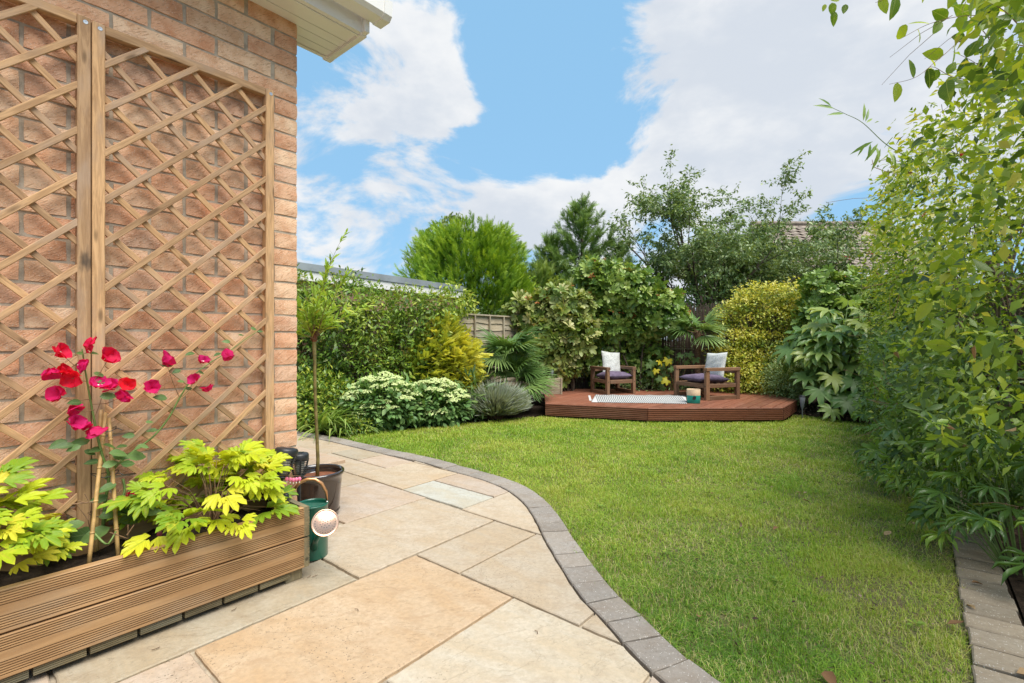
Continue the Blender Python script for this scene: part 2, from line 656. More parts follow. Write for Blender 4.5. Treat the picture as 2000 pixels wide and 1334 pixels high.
def stone_mat(name, speck=.0, band=1.0, rough=.75, bmp=.35):
    """riven stone, its own hue from the object's colour"""
    m, nt, p = new_mat(name)
    base = N(nt, 'ShaderNodeObjectInfo').outputs['Color']
    warp = noise(nt, ocoord(nt, (1.0, 2.6, 1), True, 'Object', (0, 0, R(35))), 2.1, 6, .6, .9)
    c = mixc(nt, rng_(nt, warp, .36, .66, 0, .85 * band), base, mixc(nt, 1.0, base, (.95, .85, .72), 'MULTIPLY'))
    pale = noise(nt, ocoord(nt, (1.3, 1.3, 1)), 2.7, 5, .6, .3)
    c = mixc(nt, rng_(nt, pale, .48, .70, 0, .55 * band), c, mixc(nt, 1.0, base, (1.10, 1.12, 1.16), 'MULTIPLY'))
    fine = noise(nt, ocoord(nt), 60, 5, .7)
    c = mixc(nt, rng_(nt, fine, .35, .65, 0, .45), c, mixc(nt, 1.0, base, (.70, .67, .62), 'MULTIPLY'))
    blot = noise(nt, ocoord(nt, (1, 1.5, 1)), 9.0, 6, .68, .4)
    c = mixc(nt, rng_(nt, blot, .48, .70, 0, .60), c, mixc(nt, 1.0, base, (.76, .68, .60), 'MULTIPLY'))
    dirt = noise(nt, ocoord(nt), 150, 2, .5)
    dz = noise(nt, ocoord(nt), 3.0, 3, .5)
    c = mixc(nt, math_(nt, 'MULTIPLY', rng_(nt, dirt, .64, .71, 0, .85), rng_(nt, dz, .46, .66)), c, (.10, .08, .06))
    if speck:
        vo = N(nt, 'ShaderNodeTexVoronoi', {0: ocoord(nt), 'Scale': 150.0}).outputs
        k = math_(nt, 'MULTIPLY', rng_(nt, vo['Distance'], .18, .30, 1, 0), rng_(nt, noise(nt, ocoord(nt), 70, 1), .52, .60))
        c = mixc(nt, math_(nt, 'MULTIPLY', k, speck), c, (.55, .52, .48))
    link(nt, c, p.inputs['Base Color'])
    p.inputs['Roughness'].default_value = rough
    p.inputs['Specular IOR Level'].default_value = .3
    big = noise(nt, ocoord(nt, (1, 1.8, 1)), 5.0, 7, .62, .5)
    if band > .5:
        riv = noise(nt, ocoord(nt, (1, 2.2, 1), True, 'Object', (0, 0, R(-25))), 2.6, 8, .60, .4)
        rid = math_(nt, 'ABSOLUTE', math_(nt, 'SUBTRACT', math_(nt, 'FRACT', math_(nt, 'MULTIPLY', riv, 9.0)), .5))
        c2 = mixc(nt, rng_(nt, rid, .0, .06, .30, 0), c, mixc(nt, 1.0, base, (.62, .55, .47), 'MULTIPLY'))
        link(nt, c2, p.inputs['Base Color'])
        big = math_(nt, 'ADD', big, math_(nt, 'MULTIPLY', rng_(nt, math_(nt, 'FRACT', math_(nt, 'MULTIPLY', riv, 9.0)), .45, .55), .5))
    bump(nt, p, math_(nt, 'ADD', big, math_(nt, 'MULTIPLY', fine, .25)), bmp, .012)
    return m


def soil_mat(name, a, b, sc=40):
    m, nt, p = new_mat(name)
    v = N(nt, 'ShaderNodeTexCoord').outputs['Object']
    f = noise(nt, v, sc, 6, .7)
    c = ramp(nt, f, [(.3, a), (.6, b), (.8, tuple(x * 1.6 for x in b))])
    link(nt, c, p.inputs['Base Color'])
    p.inputs['Roughness'].default_value = .95
    p.inputs['Specular IOR Level'].default_value = .1
    bump(nt, p, f, .9, .02)
    return m


M_BRICK = brick_mat()
M_MORTAR = plain('mortar', (.44, .37, .285), .95, .1, var=.18, nsc=30, bmp=.6)
M_TRELLIS = wood('trellis_pine', (.57, .355, .185), (.31, .175, .085), (.42, .30, .215), .8, stain=.85)
M_PLANTER = wood('planter_pine', (.50, .30, .14), (.34, .19, .085), (.36, .27, .18), .5, scale=.55, stain=.4)
M_PLANTEREND = wood('planter_weathered', (.26, .21, .12), (.13, .11, .06), (.20, .19, .14), .7, stain=.3)
M_SLAB = stone_mat('sandstone', .0, 1.0)
M_BLOCK = stone_mat('concrete_block', 1.0, .45, .9, .7)
M_JOINT = plain('joint_mortar', (.39, .33, .25), .95, .1, var=.3, nsc=25, bmp=.5)
M_SOIL = soil_mat('dark_soil', (.012, .009, .007), (.05, .036, .026))
M_MULCH = soil_mat('mulch', (.016, .011, .008), (.06, .04, .028), 26)
M_UPVC = plain('white_upvc', (.84, .82, .78), .35, .5, var=.04, nsc=3)
M_DECK = wood('stained_deck', (.27, .105, .062), (.18, .065, .038), (.31, .16, .11), .4, scale=.8, rough=.5, knots=False)
M_CHAIR = wood('chair_timber', (.27, .15, .085), (.14, .075, .043), (.22, .15, .10), .5, rough=.65)
M_FENCE = wood('grey_fence', (.47, .40, .29), (.26, .21, .145), (.42, .39, .32), .6, rough=.85)
M_CANE = plain('bamboo_cane', (.50, .31, .12), .45, .4, var=.25, nsc=30)
M_TIE = plain('black_tie', (.02, .02, .02), .5)
M_TWIG = plain('brown_twig', (.14, .085, .05), .8, .2, var=.3, nsc=40)
M_BARK = plain('grey_bark', (.11, .085, .06), .9, .2, var=.35, nsc=25, bmp=.6)
M_STEMG = plain('green_stem', (.13, .20, .05), .5, .4, var=.2, nsc=30)
M_STEMB = plain('brown_stem', (.22, .13, .07), .6, .3, var=.3, nsc=40)
M_TRUNK = plain('olive_trunk', (.20, .16, .055), .7, .3, var=.35, nsc=28, bmp=.4)
M_POT = plain('brown_glaze', (.028, .017, .013), .12, .6, var=.35, nsc=6, coat=.8)
M_CLAY = plain('red_clay', (.24, .095, .05), .9, .2, var=.2, nsc=30, bmp=.4)
M_BLACK = plain('black_plastic', (.022, .023, .025), .42, .5, var=.2, nsc=20)
M_LAMP = plain('frosted_tube', (.62, .58, .48), .4, .5, var=.08)
M_PANEL = plain('solar_panel', (.03, .035, .05), .15, .7)
M_GREENCAN = plain('green_enamel', (.010, .105, .068), .30, .5, var=.25, nsc=7, coat=.3)
M_COPPER = plain('copper', (.80, .50, .35), .30, .5, 1.0, var=.10, nsc=14, bmp=.06)
M_WOODHANDLE = plain('copper_handle', (.66, .33, .15), .33, .5, .75, var=.15, nsc=20)
M_STEEL = plain('steel', (.55, .55, .55), .3, .5, 1.0)
M_REED = wood('dark_reed', (.135, .095, .068), (.05, .035, .026), (.15, .12, .10), .5, scale=2, knots=False)
M_FASCIA = plain('grey_fascia', (.27, .30, .32), .5, .4, var=.15, nsc=4)
M_TILE = plain('roof_tile', (.25, .205, .165), .85, .2, var=.35, nsc=7, bmp=.5)
M_HBRICK = plain('far_brick', (.33, .20, .14), .9, .1, var=.25, nsc=12)
M_GLASS = plain('window_glass', (.05, .06, .07), .06, .8)
M_CUSH_P = plain('purple_cotton', (.135, .105, .155), .95, .1, var=.2, nsc=14, bmp=.5)


def fabric():
    m, nt, p = new_mat('grey_woven')
    n_ = noise(nt, ocoord(nt, (30, 30, 60)), 2.0, 4, .7)
    c = ramp(nt, n_, [(.3, (.30, .31, .30)), (.5, (.55, .56, .54)), (.7, (.72, .73, .70))])
    link(nt, c, p.inputs['Base Color'])
    p.inputs['Roughness'].default_value = .95
    bump(nt, p, n_, .4, .004)
    return m


def rug_mat():
    m, nt, p = new_mat('striped_rug')
    v = N(nt, 'ShaderNodeTexCoord').outputs['Object']
    s = N(nt, 'ShaderNodeSeparateXYZ', {0: v})
    wv = math_(nt, 'SINE', math_(nt, 'MULTIPLY', s.outputs[0], 240.0))
    n_ = noise(nt, v, 45, 3)
    st = rng_(nt, math_(nt, 'ADD', wv, math_(nt, 'MULTIPLY', n_, 1.2)), .35, .75)
    band = rng_(nt, math_(nt, 'ABSOLUTE', s.outputs[0]), .60, .605, 1, 0)
    c = mixc(nt, math_(nt, 'MULTIPLY', st, band), (.52, .52, .50), (.13, .135, .14))
    link(nt, c, p.inputs['Base Color'])
    p.inputs['Roughness'].default_value = .95
    return m


M_FABRIC = fabric()
M_RUG = rug_mat()

# foliage
L_GOLD = leaf_mat('golden_leaf', [(.18, .33, .02), (.36, .50, .02), (.50, .60, .022), (.62, .65, .03), (.68, .60, .06)], True, .35, .5, (.42, .47, .03))
L_BOUG = leaf_mat('bougainvillea_leaf', [(.055, .115, .028), (.10, .19, .045), (.15, .25, .07)], True, .25, .45, (.16, .24, .09))
L_BRACT_R = leaf_mat('red_bract', [(.80, .008, .022), (.84, .012, .06), (.72, .008, .09)], True, .45, .65, (.55, .005, .03))
L_BRACT_P = leaf_mat('magenta_bract', [(.66, .008, .13), (.76, .016, .21), (.60, .010, .17)], True, .45, .65, (.48, .005, .10))
L_PINK = plain('pink_petal', (.80, .20, .35), .45, .4, var=.15)
L_WHITE = plain('white_petal', (.85, .82, .72), .5, .3, var=.05)
L_WILLOW = leaf_mat('willow_leaf', [(.24, .42, .06), (.40, .58, .08), (.54, .68, .13), (.62, .54, .09)], False, .4, .4)
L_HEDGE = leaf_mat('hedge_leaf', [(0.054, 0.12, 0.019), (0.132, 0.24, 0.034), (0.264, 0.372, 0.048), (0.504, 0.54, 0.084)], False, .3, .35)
L_OLIVE = leaf_mat('seed_cluster', [(.18, .14, .028), (.30, .25, .045), (.38, .35, .06)], False, .25, .7)
L_YELLOW = leaf_mat('yellow_leaf', [(.22, .30, .04), (.50, .53, .07), (.74, .70, .13)], False, .35, .5)
L_SWORD = leaf_mat('sword_leaf', [(.13, .24, .04), (.24, .37, .07), (.38, .46, .13)], True, .35, .4)
L_SEDUM = leaf_mat('sedum_leaf', [(.09, .19, .055), (.16, .29, .09), (.25, .39, .13)], False, .25, .5)
L_HEAD = leaf_mat('sedum_head', [(.42, .52, .18), (.56, .65, .28), (.68, .74, .38)], False, .25, .7)
L_LAV = leaf_mat('lavender_leaf', [(.14, .11, .085), (.24, .25, .19), (.36, .40, .31), (.46, .49, .39)], False, .2, .8)
L_PALM = leaf_mat('palm_leaf', [(.08, .16, .04), (.15, .26, .07), (.26, .37, .12)], True, .25, .3)
L_PALE = leaf_mat('pale_shrub_leaf', [(0.132, 0.209, 0.039), (0.242, 0.319, 0.066), (0.396, 0.429, 0.143), (0.55, 0.506, 0.242)], False, .3, .4)
L_PALEI = leaf_mat('pale_shrub_leaf_big', [(0.132, 0.209, 0.039), (0.242, 0.319, 0.066), (0.396, 0.429, 0.143), (0.528, 0.495, 0.22)], True, .3, .4)
L_PHOT = leaf_mat('photinia_leaf', [(0.069, 0.144, 0.025), (0.149, 0.253, 0.046), (0.253, 0.368, 0.075), (0.391, 0.483, 0.126)], False, .28, .28)
L_PHOTI = leaf_mat('photinia_leaf_big', [(0.088, 0.171, 0.029), (0.165, 0.275, 0.044), (0.264, 0.385, 0.077), (0.407, 0.484, 0.132)], True, .28, .28, (.22, .28, .09))
L_TIP = leaf_mat('red_young_leaf', [(.42, .11, .04), (.55, .18, .06), (.46, .22, .08)], True, .35, .4)
L_DARK = leaf_mat('dark_shrub_leaf', [(0.06, 0.12, 0.033), (0.128, 0.21, 0.06), (0.225, 0.315, 0.098)], False, .25, .4)
L_FIG = leaf_mat('fig_leaf', [(.08, .16, .03), (.12, .21, .05), (.16, .25, .07)], True, .3, .45, (.20, .27, .10))
L_FIGY = leaf_mat('yellow_fig_leaf', [(.62, .50, .02), (.52, .50, .03)], True, .3, .45, (.55, .52, .08))
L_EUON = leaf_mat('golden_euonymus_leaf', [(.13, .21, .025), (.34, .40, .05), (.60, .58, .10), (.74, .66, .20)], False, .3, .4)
L_PITTO = leaf_mat('pittosporum_leaf', [(.14, .24, .07), (.28, .38, .14), (.45, .52, .25)], False, .3, .4)
L_FATS = leaf_mat('fatsia_leaf', [(.11, .21, .06), (.17, .29, .085), (.24, .37, .11), (.38, .45, .11)], True, .35, .28)
L_CONIF = leaf_mat('conifer_spray', [(0.028, 0.077, 0.011), (0.077, 0.187, 0.015), (0.22, 0.374, 0.024), (0.462, 0.594, 0.044)], False, .25, .6)
L_CYPR = leaf_mat('cypress_spray', [(0.06, 0.119, 0.031), (0.111, 0.204, 0.048), (0.221, 0.34, 0.076), (0.408, 0.51, 0.119)], False, .2, .6)
L_BIRCH = leaf_mat('birch_leaf', [(0.101, 0.166, 0.057), (0.172, 0.259, 0.086), (0.273, 0.359, 0.144), (0.402, 0.475, 0.201)], False, .3, .35)
L_WEEP = leaf_mat('weeping_leaf', [(0.13, 0.208, 0.046), (0.221, 0.305, 0.071), (0.312, 0.39, 0.104)], False, .3, .4)
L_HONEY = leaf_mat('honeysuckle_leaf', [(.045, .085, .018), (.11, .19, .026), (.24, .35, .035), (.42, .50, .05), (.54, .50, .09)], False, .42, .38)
L_HONEYI = leaf_mat('honeysuckle_leaf_big', [(.07, .13, .02), (.16, .27, .026), (.30, .42, .035), (.46, .52, .05)], True, .55, .34, (.34, .40, .09))
L_HELL = leaf_mat('hellebore_leaf', [(.06, .13, .032), (.11, .21, .04), (.18, .31, .05), (.30, .43, .06)], True, .35, .26)
L_BROWN = leaf_mat('dead_leaf', [(.17, .085, .035), (.27, .15, .07), (.36, .25, .13)], True, .15, .8)
L_PLUM = leaf_mat('plum_leaf', [(.20, .03, .05), (.27, .05, .075)], True, .25, .5)
# ------------------------------------------------------------------ ground, patio and lawn
def sheet(name, poly, z, mat, kind='structure', label=None):
    me = mesh_np(name, [(p[0], p[1], z) for p in poly], [list(range(len(poly)))])
    o = obj(name, me, mat)
    tag(o, label, None, None, kind)
    return o


M_GROUND = soil_mat('garden_soil', (.022, .015, .011), (.075, .05, .034), 18)
gv = [(-400, -400), (400, -400), (400, 900), (-400, 900)]
sheet('ground', gv, -0.045, M_GROUND)

outer_px = [(1406, 1334), (1320, 1268), (1276, 1224), (1236, 1186), (1200, 1156), (1156, 1100), (1120, 1052), (1100, 1020), (1076, 988),
            (1048, 964), (1012, 944), (960, 926), (892, 908), (840, 894), (752, 876), (652, 854)]
outer = [(1.02, .72), (.80, 1.05)] + [tuple(G(*p)) for p in outer_px] + [(-2.6, 5.5), (-3.3, 5.9)]
EDGE = crom(outer, .02)
tg = np.gradient(EDGE, axis=0)
tg /= np.linalg.norm(tg, axis=1)[:, None]
INW = np.stack([-tg[:, 1], tg[:, 0]], 1)          # towards the patio
INNER = EDGE + INW * .150

patio_poly = [tuple(p) for p in INNER[::4]] + [(-6, 6), (-6, -2), (1.4, -2), (1.25, .3)]
patio = sheet('patio', patio_poly, -0.014, M_JOINT)
O2 = G(812, 1082)


def un(u, n):
    return O2 + U2 * u + N2 * n


TAN, CREAM, BUFF, PINK, OCHRE, GREYW, OLIVE = (.50, .405, .295), (.52, .455, .36), (.49, .41, .315), (.48, .395, .32), (.52, .385, .255), (.49, .48, .425), (.43, .37, .28)
slabs = [(-.917, 0, 0, .592, OCHRE), (-1.52, -.605, .595, 1.19, CREAM), (-.603, 0, .595, 1.19, CREAM), (0, .557, .29, .895, BUFF), (0, .557, .897, 1.3, BUFF),
         (0, .557, 0, .288, BUFF), (-.303, .557, -.60, -.002, BUFF), (-1.225, -.305, -.30, -.002, OLIVE), (-1.225, -.305, -.60, -.302, BUFF),
         (-1.83, -1.227, -.30, -.002, PINK), (-1.83, -1.227, -.90, -.302, BUFF), (-1.52, -.919, 0, .592, PINK), (-2.13, -1.522, 0, .592, OLIVE),
         (-2.13, -1.522, .595, 1.19, BUFF), (-.605, .0, 1.192, 1.8, PINK), (-1.52, -.607, 1.192, 1.8, BUFF), (-2.4, -1.522, 1.192, 1.8, CREAM), (-1.5, 0, 1.802, 2.4, TAN),
         (0, .577, -1.21, -.602, PINK), (0, .577, -1.82, -1.212, BUFF), (.579, .857, -.855, -.275, GREYW), (.559, 1.10, -.273, .36, BUFF), (.559, .9, .362, .9, BUFF),
         (.859, 1.10, -.855, -.275, PINK), (.579, 1.10, -1.395, -.857, TAN), (.579, .84, -2.21, -1.397, BUFF), (.842, 1.112, -1.80, -1.397, PINK),
         (.842, 1.112, -2.21, -1.802, OLIVE), (.579, 1.122, -3.12, -2.212, TAN), (1.102, 1.5, -1.395, -.6, BUFF), (1.114, 1.7, -2.21, -1.397, TAN), (1.124, 1.8, -3.1, -2.212, PINK),
         (1.124, 1.8, -4, -3.102, BUFF), (.3, 1.122, -4, -3.122, CREAM)]
for u0, u1, n0, n1_, colr in slabs:
    g_ = .0045
    win = [un(u0 + g_, n0 + g_), un(u0 + g_, n1_ - g_), un(u1 - g_, n1_ - g_), un(u1 - g_, n0 + g_)]
    if area2(win) < 0: win = win[::-1]
    pl = clip_convex(patio_poly, win)
    if len(pl) < 3 or abs(area2(pl)) < .002: continue
    me, c = prism(pl, 0.0, .03, .004, .0018, .03)
    kk = random.uniform(.93, 1.05)
    obj('paving_slab', me, M_SLAB, patio, Matrix.Translation((c[0], c[1], random.uniform(-.0015, .0015))),
        tuple(x * kk for x in colr))

edging = sheet('patio_edging', [tuple(p) for p in (EDGE - INW * .02)[::4]] + [tuple(p) for p in (EDGE + INW * .16)[::-4]], -0.02, M_JOINT)
i = 0
while i < len(EDGE) - 9:
    L = random.choice((6.3, 6.6, 7.0))
    j0, j1 = i + .16, i + L - .16
    ev = lambda arr, x: np.array([np.interp(x, np.arange(len(arr)), arr[:, k]) for k in (0, 1)])
    a, b = ev(EDGE, j0), ev(EDGE, j1)
    c_, d_ = ev(INNER + INW * -.006, j1), ev(INNER + INW * -.006, j0)
    me, c = prism([a, b, c_, d_], 0.004, .05, .005, .0012, .035)
    k = random.uniform(.86, 1.12)
    obj('edging_block', me, M_BLOCK, edging, Matrix.Translation((c[0], c[1], random.uniform(-.002, .003))),
        (.30 * k, .268 * k, .238 * k))
    i += L

# the right-hand block edging
E0 = np.array([1.353, 1.4215])
re_pts = [tuple(E0 + U2 * s) for s in (-.9, 6.0)] + [tuple(E0 + U2 * s + N2 * .165) for s in (6.0, -.9)]
redge = sheet('right_edging', re_pts, -0.022, M_SOIL)
s = -.9
while s < 5.6:
    L = random.uniform(.116, .132)
    w0, w1 = random.uniform(-.004, .004), .157 + random.uniform(-.004, .004)
    sk = .012
    q = [E0 + U2 * (s + .004) + N2 * w0, E0 + U2 * (s + L - .004) + N2 * w0, E0 + U2 * (s + L - .004 + sk) + N2 * w1, E0 + U2 * (s + .004 + sk) + N2 * w1]
    me, c = prism(q, .002, .05, .005, .0015, .03)
    k = random.uniform(.85, 1.15)
    obj('edging_block', me, M_BLOCK, redge, Matrix.Translation((c[0], c[1], random.uniform(-.006, .004))), (.27 * k, .225 * k, .17 * k))
    s += L

# lawn ---------------------------------------------------------------
deckA, deckB, deckC, deckD = (.44, 6.42), (1.67, 5.99), (3.35, 6.03), (3.97, 6.80)
bed_left = [(-2.3, 5.05), (-1.84, 5.06), (-1.49, 5.43), (-.62, 5.9), (.27, 6.42)]
lawn_poly = [tuple(p) for p in EDGE[::5] if p[1] < 5.03 and p[1] > .72] + bed_left[1:] + [(.46, 6.45), (1.67, 6.05), (3.35, 6.05), (3.9, 6.6), (4.05, 6.3), (4.46, 5.72), (4.25, 4.9)] + \
            [tuple(E0 + U2 * s) for s in (4.2, 3, 2, 1, 0, -.5)] + [(1.1, .72)]


def lawn_mat():
    m, nt, p = new_mat('lawn_soil')
    v = N(nt, 'ShaderNodeTexCoord').outputs['Object']
    a = noise(nt, v, 2.2, 4)
    b = noise(nt, v, 90, 4, .7)
    c = mixc(nt, rng_(nt, b, .35, .65), (.09, .085, .03), (.23, .21, .08))
    c = mixc(nt, rng_(nt, a, .55, .7, 0, .6), c, (.13, .085, .045))
    link(nt, c, p.inputs['Base Color'])
    p.inputs['Roughness'].default_value = .95
    bump(nt, p, b, .8, .02)
    return m


lawn = sheet('lawn', lawn_poly, -0.018, lawn_mat())
LP = np.array(lawn_poly)


def inside(P, poly):
    x, y = P[:, 0], P[:, 1]
    r_ = np.zeros(len(P), bool)
    for i in range(len(poly)):
        (x0, y0), (x1, y1) = poly[i - 1], poly[i]
        c_ = ((y0 > y) != (y1 > y))
        with np.errstate(divide='ignore', invalid='ignore'):
            r_ ^= c_ & (x < (x1 - x0) * (y - y0) / (y1 - y0 + 1e-12) + x0)
    return r_


def vnoise(P, sc, seed):
    """smooth value noise in the plane"""
    g = np.random.default_rng(seed).random((64, 64))
    q = P * sc
    i = np.floor(q).astype(int)
    f = q - i
    f = f * f * (3 - 2 * f)
    a = g[i[:, 0] % 64, i[:, 1] % 64]; b = g[(i[:, 0] + 1) % 64, i[:, 1] % 64]
    c = g[i[:, 0] % 64, (i[:, 1] + 1) % 64]; d = g[(i[:, 0] + 1) % 64, (i[:, 1] + 1) % 64]
    return (a * (1 - f[:, 0]) + b * f[:, 0]) * (1 - f[:, 1]) + (c * (1 - f[:, 0]) + d * f[:, 0]) * f[:, 1]


def grass():
    Ps, Ws, Hs = [], [], []
    for y0, y1, den, w, h in ((.7, 2.2, 46000, .0018, .025), (2.2, 3.4, 26000, .0024, .026), (3.4, 4.8, 13000, .0038, .027), (4.8, 6.9, 9000, .0052, .028)):
        n_ = int((y1 - y0) * 6.4 * den)
        P = np.stack([RNG.uniform(-1.9, 4.5, n_), RNG.uniform(y0, y1, n_)], 1)
        inv = np.abs(P[:, 0]) < P[:, 1] * 1.10 + .12
        P = P[inv]
        P = P[inside(P + RNG.normal(0, .018, P.shape), lawn_poly)]
        # thin, worn turf near the right-hand border
        dR = -((P - E0) @ N2)
        bare = (vnoise(P, 4.5, 1) * .6 + vnoise(P, 11, 2) * .4)
        worn = np.clip(1.15 - dR / 1.3, 0, 1)
        keep = RNG.random(len(P)) > worn * .50 * (bare > .45) + .22 * (bare > .66)
        P = P[keep]
        Ps.append(P)
        Ws.append(np.full(len(P), w) * RNG.uniform(.7, 1.25, len(P)))
        Hs.append(np.full(len(P), h))
    P = np.vstack(Ps); W_ = np.hstack(Ws); Hh = np.hstack(Hs)
    n_ = len(P)
    tuft = vnoise(P, 7, 3)
    Hh = Hh * RNG.uniform(.45, 1.35, n_) * (.65 + .75 * tuft)
    az = RNG.uniform(0, 2 * math.pi, n_)
    lean = np.abs(RNG.normal(.8, .5, n_)) + .5 * (vnoise(P, 6, 9) > .55)
    d = np.stack([np.cos(az), np.sin(az)], 1)
    sd_ = np.stack([-d[:, 1], d[:, 0]], 1)
    V = np.zeros((n_, 5, 3))
    V[:, 0, :2] = P - sd_ * W_[:, None] * .5
    V[:, 1, :2] = P + sd_ * W_[:, None] * .5
    mid = P + d * (Hh * lean * .35)[:, None]
    V[:, 2, :2] = mid + sd_ * W_[:, None] * .42
    V[:, 3, :2] = mid - sd_ * W_[:, None] * .42
    V[:, 4, :2] = P + d * (Hh * lean)[:, None]
    V[:, :2, 2] = -.018
    V[:, 2:4, 2] = (-.018 + Hh * np.clip(.68 - .16 * lean, .25, .65))[:, None]
    V[:, 4, 2] = -.018 + Hh * np.clip(1.08 - .42 * lean, .22, 1)
    T = np.array([(0, 1, 2), (0, 2, 3), (3, 2, 4)])
    T = (T[None] + (np.arange(n_) * 5)[:, None, None]).reshape(-1, 3)
    big = vnoise(P, 1.3, 4) * .55 + vnoise(P, 3.7, 5) * .45
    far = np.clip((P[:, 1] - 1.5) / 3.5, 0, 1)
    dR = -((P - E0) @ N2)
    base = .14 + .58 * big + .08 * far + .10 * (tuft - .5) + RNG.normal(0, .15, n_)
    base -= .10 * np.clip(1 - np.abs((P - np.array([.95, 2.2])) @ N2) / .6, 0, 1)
    straw = RNG.random(n_) < (.05 + .17 * np.clip(1.2 - dR / 1.5, 0, 1) * (vnoise(P, 3.1, 6) > .4) + .10 * (vnoise(P, 2.3, 8) > .62))
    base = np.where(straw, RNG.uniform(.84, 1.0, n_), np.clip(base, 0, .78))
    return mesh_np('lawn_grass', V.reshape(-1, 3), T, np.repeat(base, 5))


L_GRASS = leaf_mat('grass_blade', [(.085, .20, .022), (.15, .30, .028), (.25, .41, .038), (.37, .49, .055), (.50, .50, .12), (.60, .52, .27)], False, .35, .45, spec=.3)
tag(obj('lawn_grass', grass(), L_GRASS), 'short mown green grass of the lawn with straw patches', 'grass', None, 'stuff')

# bed soil, mulch --------------------------------------------------------
bedL = [(-4.5, 5.0), (-1.86, 5.0), (-1.49, 5.43), (-.62, 5.9), (.27, 6.45), (.6, 6.9), (.3, 8.8), (-4.5, 8.8)]
sheet('left_bed', bedL, -.012, M_SOIL)
bedR = [(3.9, 6.55), (4.07, 6.28), (4.46, 5.72), (4.22, 4.85)] + [tuple(E0 + U2 * s + N2 * .17) for s in (4.2, 2, 0, -.9)] + [(4, -.5), (9, 4), (9, 9), (3.0, 9), (3.0, 6.9)]
sheet('right_bed', bedR, -.014, M_MULCH)


def chips(name, n_, px0, px1, sz, mat, label):
    P = np.stack([RNG.uniform(*px0, n_), RNG.uniform(*px1, n_)], 1)
    P = P[inside(P, bedR)]
    n_ = len(P)
    P3 = np.c_[P, RNG.uniform(-.012, .01, n_)]
    me = scatter(name, LEAF2, P3, np.c_[RNG.normal(size=(n_, 2)), RNG.normal(0, .25, n_)], np.c_[RNG.normal(0, .4, (n_, 2)), np.ones(n_)], RNG.uniform(*sz, n_))
    tag(obj(name, me, mat), label, 'mulch', None, 'stuff')


L_CHIP = leaf_mat('bark_chip', [(.03, .018, .012), (.08, .045, .028), (.17, .11, .07), (.28, .20, .13)], False, .05, .9)
chips('mulch_chips', 5000, (3.6, 5.8), (4.6, 7.6), (.02, .06), L_CHIP, 'brown bark mulch and leaf litter under the palmate shrub')
n_ = 1500
P = np.stack([RNG.uniform(.3, 4.4, n_), RNG.uniform(1.2, 6.2, n_)], 1)
dR = -((P - E0) @ N2)
P = P[inside(P, lawn_poly) & (RNG.random(n_) < np.clip(1.0 - dR / 1.5, .05, 1) * (vnoise(P, 2.6, 12) > .40))]
n_ = len(P)
tag(obj('lawn_litter', scatter('lawn_litter', LEAF2, np.c_[P, RNG.uniform(-.008, .010, n_)], np.c_[RNG.normal(size=(n_, 2)), RNG.normal(0, .3, n_)], np.c_[RNG.normal(0, .5, (n_, 2)), np.ones(n_)], RNG.uniform(.012, .032, n_)), L_CHIP), 'tiny brown leaf fragments strewn over the worn right side of the lawn', 'litter', None, 'stuff')
n_ = 46
P = np.stack([RNG.uniform(.2, 3.6, n_), RNG.uniform(1.3, 5.5, n_)], 1)
P = P[inside(P, lawn_poly)]
Q = np.repeat(P, 9, 0)
a = RNG.uniform(0, 6.28, len(Q))
tag(obj('lawn_weeds', scatter('lawn_weeds', LEAF8, np.c_[Q + np.stack([np.cos(a), np.sin(a)], 1) * .006, RNG.uniform(.0, .008, len(Q))], np.c_[np.cos(a), np.sin(a), RNG.uniform(.1, .5, len(Q))], np.c_[RNG.normal(0, .2, (len(Q), 2)), np.ones(len(Q))], RNG.uniform(.012, .030, len(Q)), RNG.uniform(.3, .8, len(Q))), L_HEDGE), 'small grey-green weed rosettes growing in the lawn', 'weeds', None, 'stuff')
chips('leaf_litter', 2500, (1.4, 3.6), (.9, 4.4), (.015, .05), L_CHIP, 'dry leaf litter on the soil beside the right edging')

# ------------------------------------------------------------------ house
house = empty('house', (C2[0], C2[1], 0), ROT, 'buff brick house corner with white eaves behind the trellis', 'house')
CO, BL = .081, .243                    # course height and stretcher pitch
w = MB()
w.box(-3.2, -.004, .0015, .25, -.05, 2.9)
w.box(-.25, -.006, .25, 2.0, -.05, 2.9)
wall = w.build('wall', M_MORTAR, house)


def brick_mesh(lx, ly, lz):
    """front at -y, uneven worn face"""
    nx, nz = max(3, int(lx / .035)), 3
    V, Fc = [], []
    hx, hz = lx / 2, lz / 2
    for j in range(nz + 1):
        for i in range(nx + 1):
            x = -hx + lx * i / nx
            z = -hz + lz * j / nz
            e = (i in (0, nx)) + (j in (0, nz))
            y = random.uniform(-.0016, .0008) + (.0016 if e == 1 else .0035 if e == 2 else 0)
            if e:
                x += random.uniform(-.0015, .0015) - (.0012 if i == nx else -.0012 if i == 0 else 0)
                z += random.uniform(-.0014, .0014)
            V.append((x, y, z))
    for j in range(nz):
        for i in range(nx):
            a = j * (nx + 1) + i
            Fc.append((a, a + 1, a + nx + 2, a + nx + 1))
    o = len(V)
    V += [(-hx, ly, -hz), (hx, ly, -hz), (hx, ly, hz), (-hx, ly, hz)]
    bl, br, tr, tl = 0, nx, (nz + 1) * (nx + 1) - 1, nz * (nx + 1)
    Fc += [[o, o + 1] + list(range(nx, -1, -1)), [o + 2, o + 3] + list(range(tl, tr + 1)),
           [o + 1, o + 2] + [k * (nx + 1) + nx for k in range(nz, -1, -1)], [o + 3, o] + [k * (nx + 1) for k in range(nz + 1)]]
    return mesh_np('brick', V, Fc)


